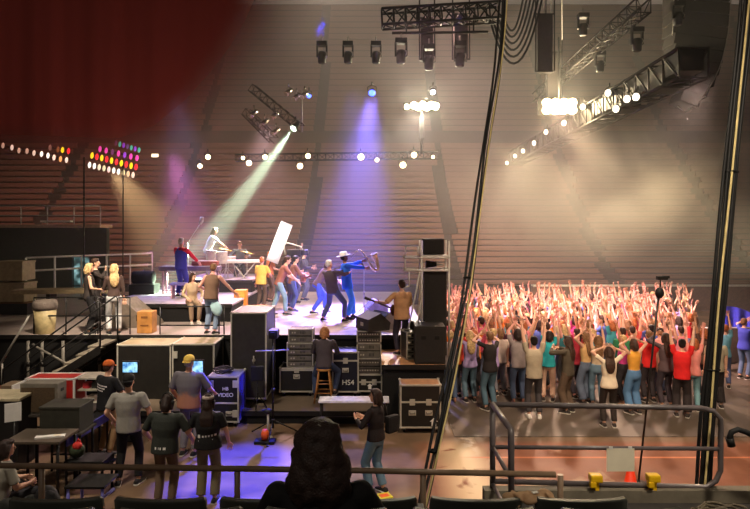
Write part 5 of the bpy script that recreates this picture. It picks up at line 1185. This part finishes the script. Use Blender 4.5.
sx_ = thing('saxophone', 'shining brass saxophone raised by the player in the blue suit', 'saxophone', r.location, R(-72))
q = MB(); q.tube([(.01, .10, 1.72), (.01, .26, 1.92), (.01, .36, 1.98), (.01, .46, 1.90), (.01, .64, 1.62), (.01, .78, 1.42), (.01, .84, 1.37), (.01, .91, 1.40), (.01, .92, 1.50), (.01, .87, 1.66), (.01, .82, 1.80), (.01, .80, 1.86)], [.012, .016, .02, .024, .036, .046, .05, .055, .06, .072, .095, .125], 12)
q.build('body', mat('brass_sax', (226, 206, 170), .25, .7), sx_); q = MB()
for k in range(6): t_ = k / 6; q.cyl((-.03, .48 + .26 * t_, 1.86 - .38 * t_), (-.06, .50 + .26 * t_, 1.88 - .38 * t_), .016, seg=8)
q.build('key', STEEL, sx_)
r, J = person('person in dark jacket and jeans leaning back in a wide stance beside the saxophone player', at(333, 321.5, ZS), R(-34), D(H=1.80, lean=-10, side=-4, hip=(-.02, 0, .88), rf=(.30, .12, 0), lf=(-.30, -.05, 0), rk=(.5, 1, 0), lk=(-.2, 1, 0), rh=(.22, .42, 1.30), lh=(-.02, .46, 1.22), hyaw=-15), 'pink', ((86, 74, 82), D(sleeve=1.8, loose=1.1)), ((84, 92, 122), D(wide=1.1)), ('short', 'grey'), vs=.015)
vc = thing('video_camera', 'dark blue video camera at the chest of the person in the wide stance', 'camera', r.location + V((.18, .30, 1.26)), R(-34)); q = MB(); q.box((0, 0, .08), (.16, .34, .15), bev=.02); q.build('body', fabric((60, 70, 110)), vc); q = MB(); q.cyl((0, .17, .08), (0, .34, .08), .05, .065); q.build('lens', BLACK, vc)
r, J = person('person in dark jacket and blue jeans bending forward left of the wide stance', at(319, 313, ZS), R(-70), D(H=1.76, lean=34, hip=(0, -.05, .90), rf=(.12, -.22, 0), lf=(-.1, .24, 0), rh=(.12, .62, .92), lh=(-.12, .60, .98)), 'light', ((88, 66, 66), D(sleeve=1.7)), ((62, 82, 190), D(wide=1.1)), ('bob', 'brown'), vs=.016)
for (px, py, rz, kw, sk, sh, sk2, hr, lb) in (
    (261, 308, -20, D(H=1.66, lean=6, rh=(.2, .35, 1.1)), 'pink', ((236, 196, 92), D(sleeve=.8, loose=1.15, hem=-.14)), ((96, 78, 64), D()), ('short', 'ginger'), 'person in loose yellow shirt seen from behind near the wooden chests'),
    (270, 302, -60, D(H=1.78, lh=(-.10, .34, 1.98), rh=(.2, .3, 1.1)), 'pink', ((210, 120, 74), D(sleeve=.7)), ((110, 86, 76), D()), ('short', 'ginger'), 'person in orange shirt holding up the white reflector board'),
    (279, 315, -78, D(H=1.80, lean=22, rf=(.1, .2, 0), lf=(-.1, -.2, 0), rh=(.16, .55, .96), lh=(-.14, .5, 1.02)), 'light', ((150, 96, 82), D(sleeve=.8)), ((126, 158, 166), D(wide=1.1)), ('short', 'brown'), 'person in reddish brown shirt and teal jeans bending towards the musicians'),
    (292, 311, -70, D(H=1.74, lean=10, rh=(.16, .45, 1.1), lh=(-.14, .44, 1.16)), 'light', ((126, 84, 62), D(sleeve=1.7)), ((70, 84, 122), D()), ('short', 'black'), 'musician in brown top and dark jeans holding a guitar'),
    (288, 306, -60, D(H=1.70, rh=(.2, .4, 1.2)), 'tan', ((74, 58, 58), D(sleeve=1.8)), ((80, 84, 104), D()), ('short', 'black'), 'dark-haired person half hidden behind the teal jeans'),
    (296, 303, -88, D(H=1.72, rh=(.2, .2, 2.0), lh=(-.2, .2, 2.0)), 'light', ((84, 76, 78), D(sleeve=1.8)), ((76, 82, 108), D()), ('short', 'brown'), 'camera operator in grey holding the bulky rig overhead'),
    (304, 300.5, -95, D(H=1.80, rh=(.2, .34, 1.15), lh=(-.1, .32, 1.2)), 'light', ((86, 84, 88), D(sleeve=1.8)), ((96, 100, 120), D(wide=1.2)), ('short', 'light'), 'tall person in dark grey clothes at the right end of the musicians')):
    r, J = person(lb, at(px, py, ZS), R(rz), kw, sk, sh, sk2, hr, vs=.018)
    if 'guitar' in lb:
        gt = thing('guitar', 'brown guitar across the body of the musician in the brown top', 'guitar', r.location + V((.16, .10, 1.02)), R(-70)); q = MB()
        q.loft([[V((x * s, y, z * s)) for x, z in ((-.2, -.14), (-.05, -.10), (.1, -.13), (.2, -.05), (.2, .05), (.1, .12), (-.05, .09), (-.2, .13), (-.26, 0))] for s, y in ((.96, .16), (1, .18), (1, .22), (.96, .24))]); q.build('body', mat('guitar_brown', (176, 104, 52), .35), gt)
        q = MB(); q.box((.5, .21, .06), (.65, .025, .05), rot=Matrix.Rotation(-.2, 4, 'Y')); q.box((.86, .21, .13), (.16, .02, .08), rot=Matrix.Rotation(-.2, 4, 'Y')); q.build('neck', mat('wood_dark', (1, 1, 1)), gt)
# guitarist on the right platform
r, J = person('guitarist in loose tan shirt seen from behind on the wooden platform', V((P(402, 0, 13.9).x, 13.95, 1.26)), R(20), D(H=1.74, lh=(-.46, .24, 1.22), rh=(.16, .28, 1.0), le=(-.6, -.6, -.6)), 'light', ((214, 164, 116), D(sleeve=.95, loose=1.16, hem=-.12)), ((54, 50, 64), D()), ('short', 'brown'), vs=.014)
gt = thing('guitar', 'dark electric guitar with its neck pointing left, held by the guitarist in tan', 'guitar', r.location + V((-.02, .30, 1.0)), R(10)); q = MB()
q.loft([[V((x * s, y, z * s)) for x, z in ((-.2, -.14), (-.05, -.10), (.1, -.13), (.2, -.05), (.2, .05), (.1, .12), (-.05, .09), (-.2, .13), (-.26, 0))] for s, y in ((.96, -.02), (1, 0), (1, .035), (.96, .05))]); q.build('body', mat('guitar_dark', (70, 44, 34), .3), gt)
q = MB(); q.tube([(-.2, .02, .03), (-.72, .02, .25)], .022, 6); q.tube([(-.72, .02, .25), (-.86, .02, .30)], [.03, .04], 6); q.build('neck', mat('neck_dark', (60, 46, 38), .5), gt)

# --- the audience -----------------------------------------------------------------
# one mesh set per pose; every person is an object of his or her own
POSES = [
    D(rh=(.26, .10, 2.10), lh=(-.26, .10, 2.10), rc=8, lc=8), D(rh=(.38, .06, 2.04), lh=(-.36, .08, 2.06), fem=1), D(rh=(.12, .14, 2.10), lh=(-.14, .16, 2.08), fem=1, side=3),
    D(rh=(.20, .14, 2.12), lh=(-.22, .30, 1.20)), D(rh=(.24, .3, 1.15), lh=(-.18, .12, 2.11), fem=1), D(rh=(.16, .36, 1.95), lh=(-.18, .34, 1.98)),
    D(rh=(.05, .16, 2.02), lh=(-.05, .16, 2.02), rd=(-.3, 0, 1), ld=(.3, 0, 1), re=(1, -.1, 0), le=(-1, -.1, 0), fem=1), D(rh=(.44, .02, 1.98), lh=(-.46, .0, 1.96), side=-4), D(rh=(.30, .18, 2.08), lh=(-.10, .22, 2.08), lean=5, fem=1, side=4), D(rh=(.18, .22, 2.06), lh=(-.42, .06, 2.0), side=5),
    D(rh=(.30, .14, 1.86), lh=(-.28, .16, 1.90), re=(1, -.2, -.2), le=(-1, -.2, -.2), fem=1), D(rh=(.02, .26, 1.84), lh=(-.03, .26, 1.84), re=(1, .0, -.1), le=(-1, .0, -.1), rd=(-.4, 0, 1), ld=(.4, 0, 1)), D(rh=(.46, .14, 1.92), lh=(-.20, .30, 1.50), fem=1, side=4, le=(-1, -.2, -.6)), D(rh=(.10, .40, 1.86), lh=(-.50, .04, 1.86), side=-3),
]
NP = len(POSES)
LOWP = [D(rh=(.13, .06, 1.72), lh=(-.13, .06, 1.72), re=(1, .0, .2), le=(-1, .0, .2), rd=(-.8, 0, .5), ld=(.8, 0, .5), fem=1), D(rh=(.12, .34, 1.42), lh=(-.10, .34, 1.44), re=(1, -.2, -.3), le=(-1, -.2, -.3)), D(rh=(.24, .06, .82), lh=(-.24, .06, .82)), D(rh=(.14, .24, 1.64), lh=(-.10, .26, 1.66), re=(1, 0, -.4), le=(-1, 0, -.4), fem=1)]
KITS = []
for q in POSES + LOWP:
    vs = .021
    bmh, J = body_mesh(q, vs, 2)
    fem = q.get('fem', 0)
    KITS.append(D(body=bmh, tee=shirt_mesh(J, q, vs, sleeve=.62, loose=1.06), top=shirt_mesh(J, q, vs, tank=True, hem=.02 if fem else -.1), long=shirt_mesh(J, q, vs, sleeve=1.8, loose=1.06), pants=trouser_mesh(J, q, vs, wide=1.1, top=.09), wide=trouser_mesh(J, q, vs, wide=1.6, top=.09),
                  hair={s: hair_mesh(J, q, .016, s) for s in ('short', 'bob', 'long', 'pony', 'bun')}, shoes=[shoe_mesh(J, q, n) for n in 'rl']))
def fan(label, x, y, rz, k, sc, skin, topk, topc, pk, pc, hs, hc, group=None, shoes=True, z=.012, cap=None):
    K = KITS[k]
    r = link('person', K['body'], None, (x, y, z), rz); r.scale = (sc, sc, sc); put(r, SKIN[skin]); tag(r, label, 'person', group)
    o = link('shirt', K[topk], r); put(o, fabric(topc))
    o = link('trousers', K[pk], r); put(o, fabric(pc))
    o = link('hair', K['hair'][hs], r); put(o, hairmat(hc))
    if shoes:
        for m in K['shoes']: o = link('shoe', m, r); put(o, [fabric(shoes if isinstance(shoes, tuple) else (52, 48, 46)), fabric((216, 210, 200))])
    return r
FR = [  # px, feet y, head-to-feet m, rz, pose, skin, top, colour, trousers, colour, hair, label
    (470, 402, 1.72, 10, 13, 'light', 'tee', (176, 156, 206), 'pants', (96, 122, 138), 'long', 'blond', 'person with long blond hair, lavender top and jeans in the front row'),
    (490, 410, 1.80, 24, 13, 'light', 'tee', (40, 34, 34), 'pants', (84, 112, 128), 'short', 'light', 'broad person in black T-shirt and jeans in the front row of the audience'),
    (508, 391, 1.74, 20, 0, 'light', 'tee', (104, 66, 84), 'pants', (106, 104, 116), 'short', 'light', 'person in plum T-shirt and grey trousers behind the black T-shirt'),
    (523, 398, 1.68, -10, 1, 'tan', 'top', (120, 92, 84), 'pants', (56, 52, 58), 'bob', 'dark', 'brown-haired person in dull brown top left of the grey-beige T-shirt'),
    (534, 418, 1.80, -4, 0, 'light', 'tee', (176, 164, 140), 'pants', (64, 60, 62), 'bun', 'black', 'person in grey-beige T-shirt with dark bun and white shoes, front row'),
    (548, 401, 1.70, -16, 2, 'light', 'tee', (46, 172, 180), 'pants', (226, 186, 160), 'bob', 'dark', 'person in turquoise top and pale pink trousers'),
    (568, 413, 1.74, 46, 11, 'light', 'long', (84, 76, 62), 'wide', (96, 78, 62), 'long', 'brown', 'person in olive jacket and brown wide trousers turned to the stage'),
    (586, 404, 1.70, 30, 10, 'light', 'top', (222, 178, 120), 'wide', (98, 110, 130), 'long', 'light', 'person in tan crop top and flared jeans with hands on the head'),
    (597, 406, 1.66, -8, 2, 'light', 'top', (206, 182, 150), 'pants', (102, 128, 146), 'long', 'light', 'person in beige top and pale jeans beside the white T-shirt'),
    (609, 427, 1.68, -6, 10, 'light', 'tee', (236, 222, 194), 'pants', (52, 44, 40), 'long', 'brown', 'person in white T-shirt and black trousers standing nearest to the camera'),
    (623, 396, 1.70, 0, 12, 'light', 'tee', (58, 142, 96), 'pants', (60, 58, 54), 'short', 'brown', 'person in green T-shirt behind the white T-shirt'),
    (634, 414, 1.68, 14, 10, 'light', 'top', (232, 166, 62), 'wide', (92, 134, 176), 'bob', 'brown', 'person in mustard crop top and flared blue jeans, hands on head'),
    (649, 402, 1.72, 4, 12, 'light', 'tee', (226, 40, 38), 'pants', (56, 48, 50), 'short', 'light', 'person in red T-shirt standing behind the mustard crop top'),
    (666, 408, 1.74, 6, 13, 'tan', 'long', (92, 76, 78), 'pants', (64, 56, 62), 'long', 'brown', 'person in long dark grey jacket with brown hair, front right'),
    (682, 417, 1.72, -24, 0, 'light', 'tee', (228, 36, 36), 'wide', (50, 42, 42), 'bun', 'black', 'person in bright red top, black hair bun and black trousers, arms up'),
    (693, 411, 1.66, -12, 8, 'pink', 'tee', (236, 148, 138), 'pants', (120, 164, 172), 'bob', 'ginger', 'red-haired person in pink top and pale teal jeans'),
    (716, 408, 1.74, -10, 12, 'light', 'tee', (176, 166, 140), 'wide', (44, 38, 38), 'short', 'light', 'person in grey-olive T-shirt and wide black trousers behind the thick cable bundle'),
    (724, 388, 1.66, -20, 2, 'light', 'tee', (112, 176, 196), 'pants', (84, 96, 132), 'short', 'ginger', 'person in light blue top and jeans right of the thick cable bundle'),
    (744, 379, 1.68, -60, 13, 'light', 'tee', (76, 84, 196), 'pants', (92, 112, 142), 'short', 'light', 'person in blue T-shirt and jeans alone at the right edge'),
    (455, 398, 1.70, 20, 5, 'pink', 'tee', (246, 134, 40), 'pants', (60, 60, 70), 'short', 'ginger', 'person in bright orange T-shirt beside the loudspeaker platform'),
    (462, 393, 1.68, 0, 3, 'pink', 'tee', (236, 92, 82), 'pants', (70, 70, 80), 'bob', 'dark', 'person in coral T-shirt behind the lavender top'),
    (500, 395, 1.66, 10, 12, 'light', 'tee', (206, 190, 176), 'pants', (126, 124, 132), 'bob', 'light', 'person in pale grey T-shirt between the black and plum T-shirts'),
    (577, 398, 1.70, 25, 1, 'pink', 'tee', (178, 52, 70), 'pants', (64, 58, 66), 'pony', 'brown', 'person in crimson top with ponytail behind the olive jacket'),
    (660, 396, 1.70, 15, 3, 'pink', 'tee', (238, 170, 160), 'pants', (84, 92, 120), 'short', 'brown', 'person in salmon T-shirt between the red T-shirt and the grey jacket'),
    (704, 398, 1.72, 5, 4, 'tan', 'tee', (96, 70, 60), 'pants', (52, 48, 56), 'bob', 'ginger', 'person in chestnut T-shirt just left of the thick cable bundle'),
]
placed = []
for (px, fy, h, rz, k, skin, tk, tcol, pk, pcol, hs, hc, lb) in FR:
    k = k if k < 10 else NP + k - 10
    g = at(px, fy); placed.append((g.x, g.y)); sh_ = (236, 230, 220) if 'white shoes' in lb else (56, 48, 44)
    fan(lb, g.x, g.y, R(rz), k, h / 1.75, skin, tk, tcol, pk, pcol, hs, hc, shoes=sh_)
TOPS = [('pink', (240, 142, 150)), ('white', (238, 228, 220)), ('coral', (238, 106, 92)), ('lilac', (184, 160, 216)), ('red', (214, 48, 52)), ('peach', (246, 186, 154)), ('blue', (92, 112, 190)), ('grey', (150, 138, 136)), ('orange', (240, 136, 60)), ('rose', (214, 92, 124)), ('black', (52, 42, 44)), ('cream', (240, 214, 176)), ('magenta', (206, 64, 140)), ('teal', (64, 150, 160))]
HS = [('short', 'brown', 'short brown hair'), ('bob', 'dark', 'dark bobbed hair'), ('long', 'light', 'long light brown hair'), ('short', 'blond', 'short blond hair'), ('pony', 'brown', 'a brown ponytail'), ('long', 'blond', 'long blond hair'), ('bob', 'ginger', 'ginger bobbed hair'), ('bun', 'black', 'a black bun')]
rnd = random.Random(21); n = 0
yy = 14.35
while yy < 23.2:
    xl = max(1.72, .12 * yy - .05); xr = 7.45 + (yy - 14.3) * .56
    if yy > 20: xr -= (yy - 20) * .15
    x = xl + rnd.uniform(0, .3)
    while x < xr:
        X, Yp = x + rnd.uniform(-.10, .10), yy + rnd.uniform(-.14, .14)
        if all((X - a) ** 2 + (Yp - b) ** 2 > .40 ** 2 for a, b in placed):
            placed.append((X, Yp)); tn, tcol = rnd.choice(TOPS); hs, hc, hn = rnd.choice(HS)
            k = rnd.choice([0, 1, 2, 3, 4, 5, 6, 7, 8, 9, 10, 11, 12, 13, 0, 1, 2, 7]) if yy < 20.5 else rnd.choice([0, 1, 2, 3, 4, 6, 7, 8, 9, 0, 1, 7]); sk = rnd.choice(['pink', 'light', 'pink', 'light', 'tan'])
            zone = 'front' if yy < 16.6 else ('middle' if yy < 19.8 else 'back'); arm = 'one arm up' if k in (3, 4) else 'bent arms up' if k in (10, 11) else 'arms spread up' if k in (12, 13) else 'both arms up'
            fan('person in %s top with %s, %s, in audience %s' % (tn, hn, arm, zone), X, Yp, R(rnd.uniform(-10, 62)), k, rnd.uniform(.93, 1.04), sk, rnd.choice(['tee', 'tee', 'top']), tcol, 'pants', rnd.choice([(84, 100, 130), (60, 56, 62), (104, 116, 140), (48, 44, 46)]), hs, hc, group='audience packed before the stage', shoes=False)
            n += 1
        x += .58
    yy += .60
print('fans', n)
bt = thing('tarpaulin', 'bright blue sheet draped behind the audience at the right edge', 'sheet', P(736, 322, 21)); q = MB(); bm = q.bm; oo = bt.location; gr = []
for i in range(25):
    s = i / 24; row = []
    for j in range(13):
        t = j / 12; ztop = 306 + 14 * s - 5 * math.sin(s * 3); row.append(bm.verts.new(P(716 + 46 * s, ztop + 40 * t * (.9 + .1 * math.sin(s * 9)), 21 + .12 * math.sin(s * 22) * (.3 + t)) - oo))
    gr.append(row)
for i in range(24):
    for j in range(12): f = bm.faces.new((gr[i][j], gr[i + 1][j], gr[i + 1][j + 1], gr[i][j + 1])); f.smooth = True
q.build('sheet', mat('tarp_blue', (62, 66, 214), .6), bt)
q = MB(); q.tube([P(714, 305, 21.1) - oo, P(738, 312, 21.1) - oo, P(764, 321, 21.1) - oo], .03, 8); q.cyl(P(716, 305, 21.1) - oo, V((P(716, 305, 21.1) - oo).xy.to_3d() + V((0, 0, -oo.z))), .03, seg=8); q.cyl(P(762, 321, 21.1) - oo, V((P(762, 321, 21.1) - oo).xy.to_3d() + V((0, 0, -oo.z))), .03, seg=8); q.build('rail_frame', STEEL, bt)
bw = thing('crowd_barrier', 'dark crowd barrier behind the person at the right edge', 'barrier', (P(742, 0, 18.6).x, 18.6, 0)); q = MB(); q.box((0, 0, .55), (2.4, .06, 1.05)); q.build('panel', mat('barrier', (86, 76, 66), .6), bw); q = MB(); q.tube([(-1.2, 0, 1.1), (1.2, 0, 1.1)], .03, 8); q.build('top_rail', STEEL, bw)
for s in (-1, 1): q = MB(); q.box((s * 1.0, 0, .02), (.06, .8, .04)); q.build('foot', DARKMETAL, bw)
# ================================================================== HAZE AND LIGHT
def haze(name, label, c, d, dens, color=(1, 1, 1), aniso=.2, puffs=None):
    q = MB(); q.box((0, 0, 0), d); m = bpy.data.materials.new(name); m.use_nodes = True; nt = m.node_tree; nt.nodes.clear()
    out = nt.nodes.new('ShaderNodeOutputMaterial'); vs = nt.nodes.new('ShaderNodeVolumeScatter'); vs.inputs['Color'].default_value = (*color, 1); vs.inputs['Anisotropy'].default_value = aniso; vs.inputs['Density'].default_value = dens
    nt.links.new(vs.outputs[0], out.inputs['Volume'])
    if puffs:
        tc = nt.nodes.new('ShaderNodeTexCoord'); nz = nt.nodes.new('ShaderNodeTexNoise'); nz.inputs['Scale'].default_value = puffs[0]; nz.inputs['Detail'].default_value = 3; nz.inputs['Distortion'].default_value = .6
        mr = nt.nodes.new('ShaderNodeMapRange'); mr.inputs['From Min'].default_value = puffs[1]; mr.inputs['From Max'].default_value = puffs[2]; mr.inputs['To Max'].default_value = dens
        nt.links.new(tc.outputs['Object'], nz.inputs['Vector']); nt.links.new(nz.outputs['Fac'], mr.inputs['Value'])
        # fade towards the domain border
        ln_ = nt.nodes.new('ShaderNodeVectorMath'); ln_.operation = 'DIVIDE'; ln_.inputs[1].default_value = (d[0] / 2, d[1] / 2, d[2] / 2); nt.links.new(tc.outputs['Object'], ln_.inputs[0])
        le = nt.nodes.new('ShaderNodeVectorMath'); le.operation = 'LENGTH'; nt.links.new(ln_.outputs[0], le.inputs[0])
        fd = nt.nodes.new('ShaderNodeMapRange'); fd.inputs['From Min'].default_value = .95; fd.inputs['From Max'].default_value = .35; nt.links.new(le.outputs['Value'], fd.inputs['Value'])
        mu = nt.nodes.new('ShaderNodeMath'); mu.operation = 'MULTIPLY'; nt.links.new(mr.outputs[0], mu.inputs[0]); nt.links.new(fd.outputs[0], mu.inputs[1]); nt.links.new(mu.outputs[0], vs.inputs['Density'])
    else: m.cycles.homogeneous_volume = True
    o = q.build(name, m, None, c); tag(o, label, 'haze', kind='stuff'); return o
haze('haze', 'thin stage haze filling the hall above the stage and the audience', (11, 39, 14.5), (50, 44, 28.9), .0075, aniso=.1)
haze('smoke', 'brown cloud of smoke drifting above the right of the audience', (11.5, 29, 6.2), (22, 10, 8.5), .30, (1, .92, .80), .1, (.20, .46, .74))

w = bpy.data.worlds.new('World'); SC.world = w; w.use_nodes = True; bg = w.node_tree.nodes['Background']
bg.inputs[0].default_value = (1.0, .76, .62, 1); bg.inputs[1].default_value = .13
# house light over the floor in front of the stage and on the working crew
spot((3.5, 6.5, 14), (5.0, 10.5, 0), 5600, (1, .74, .54), 66, .9, .5)
spot((-5.5, 6.5, 10), (-4.2, 11.5, .8), 2500, (1, .86, .70), 58, .9, .4)
spot((4.0, 4.8, 9), (5.2, 14.2, 1.0), 2600, (1, .78, .56), 40, .9, .4)
# audience: hard warm light from the blinder behind and above, pink fill from the stage side
spot(BLI + V((0, -.6, 0)), (5.5, 17.5, 1.6), 9000, (1, .60, .44), 46, .7, .5)
spot((-1.0, 15.0, 12), (6.6, 19.8, 1.9), 38000, (1, .62, .58), 43, .8, .4)
spot((2.0, 22.5, 13), (6.5, 18.5, 1.5), 5000, (1, .55, .48), 50, .8, .4)
spot((11.0, 20, 9.3), (5.5, 17.5, 1.5), 6000, (1, .70, .56), 60, .8, .4)
# stage washes
spot(P(372, 93, 24), P(345, 318, 18.2), 105000, (.22, .16, 1), 29, 1.0, .3)
spot((-.9, 24.5, 9.8), (-.7, 18.0, 2.2), 7000, (.34, .32, 1), 36, .9, .3)
spot(BAR + V((0, -.6, -.2)), (-1.6, 16.6, 1.8), 10000, (1, .82, .70), 40, .8, .4)
spot((-4.5, 25, 8.5), (-3.5, 17.5, 2.0), 9000, (1, .60, .62), 40, .8, .3)
spot((-5.2, 11.6, 8.0), (-6.0, 15.0, 2.2), 4200, (1, .82, .62), 50, .8, .3)
spot((-1.0, 12.5, 9.0), (-3.0, 19.0, 2.2), 7000, (1, .80, .66), 34, .8, .3)
spot((-7.5, 22.5, 9.5), (-5.8, 19.6, 2.2), 4500, (.50, .42, 1), 36, .8, .3)
# green white beam on the player in white
spot(BEAM + (BEAMT - BEAM).normalized() * .15, P(208, 243, 20.6), 180000, (.74, 1, .66), 12, .5, .1)
# blue floor light
spot((-1.5, 17.5, 10.5), (-2.35, 10.3, 0), 60000, (.03, .04, 1), 12.5, .6, .1)
spot((2.5, 17.5, 10.5), (-.15, 10.6, 0), 1500, (.08, .08, 1), 10, .5, .1)
# amber and magenta beams over the left stands, wash on the far stands, smoke
spot(P(112, 170, 29), P(170, 245, 27), 20000, (1, .62, .28), 40, .6, .3)
spot(P(172, 150, 27), P(196, 250, 25), 15000, (.85, .22, .75), 44, .9, .3)
spot((-16, 27, 16), (-17, 40, 6), 6000, (1, .50, .38), 90, .9, .3)
spot((-2, 27, 17), (0, 50, 9.5), 7000, (1, .74, .56), 100, .9, .5)
spot((7, 26, 14), (4, 48, 2), 5000, (1, .74, .52), 60, .9, .5)
spot((16.5, 21.5, 2.6), (10.0, 29.5, 6.0), 12000, (1, .76, .46), 64, .9, .5)
spot((-6, 26, 15), (-1.5, 36, 18), 3500, (1, .72, .50), 60, .9, .5)
# glow of the blazing lamps themselves
for p, en, cl in ((BLI, 2000, (1, .80, .50)), (BAR, 1700, (1, .88, .62))):
    l = bpy.data.lights.new('lamp_glow', 'POINT'); l.energy = en; l.color = cl; l.shadow_soft_size = .3
    o = bpy.data.objects.new('lamp_glow', l); COL.objects.link(o); o.location = p + V((0, -.5, 0))
# added spot without a visible lamp, whitening the reflector board
spot((-4.5, 13.0, 8.5), P(279, 242, 20.6), 9000, (1, .97, .92), 9, .5, .1)
# added spots: blue on the VIDEO case and long table, warm over the near rail
spot((.6, 10.6, 7.0), (-3.2, 12.6, .6), 3000, (.12, .12, 1), 12, .6, .1)
spot((3.4, 1.6, 9.5), (3.0, 5.2, 2.0), 1900, (1, .86, .68), 52, .9, .3)
spot((-1.5, -1.0, 8.0), (-.6, 3.2, 2.6), 130, (1, .9, .78), 50, .9, .4)
spot((0, 1.0, 7.2), (1.6, 5.6, 5.4), 260, (1, .86, .62), 75, .9, .3)
# added unseen red spot brightening the covered-lens sheet
spot((-4.5, 11.5, 2.6), (-6.5, 16, 9.0), 520, (1, .55, .45), 90, 1, .4)

cam = bpy.data.cameras.new('camera'); co = bpy.data.objects.new('camera', cam); COL.objects.link(co)
co.location = (0, 0, CH); co.rotation_euler = (PI / 2, 0, 0); cam.sensor_width = 36; cam.lens = FPX / 750 * 36; cam.shift_y = -(254.5 - HZ) / 750; cam.clip_start = .05; cam.clip_end = 300
SC.camera = co
vs_ = SC.view_settings; vs_.view_transform = 'Standard'; vs_.look = 'None'; vs_.gamma = 1; vs_.use_curve_mapping = False; vs_.exposure = 0.0
cy = SC.cycles; cy.use_denoising = True; cy.volume_bounces = 1; cy.max_bounces = 6; cy.diffuse_bounces = 3; cy.glossy_bounces = 3; cy.transparent_max_bounces = 24; cy.volume_step_rate = 2.0; cy.volume_max_steps = 64; cy.sample_clamp_indirect = 4; cy.sample_clamp_direct = 0; cy.caustics_reflective = False; cy.caustics_refractive = False
try: cy.use_light_tree = True
except Exception: pass
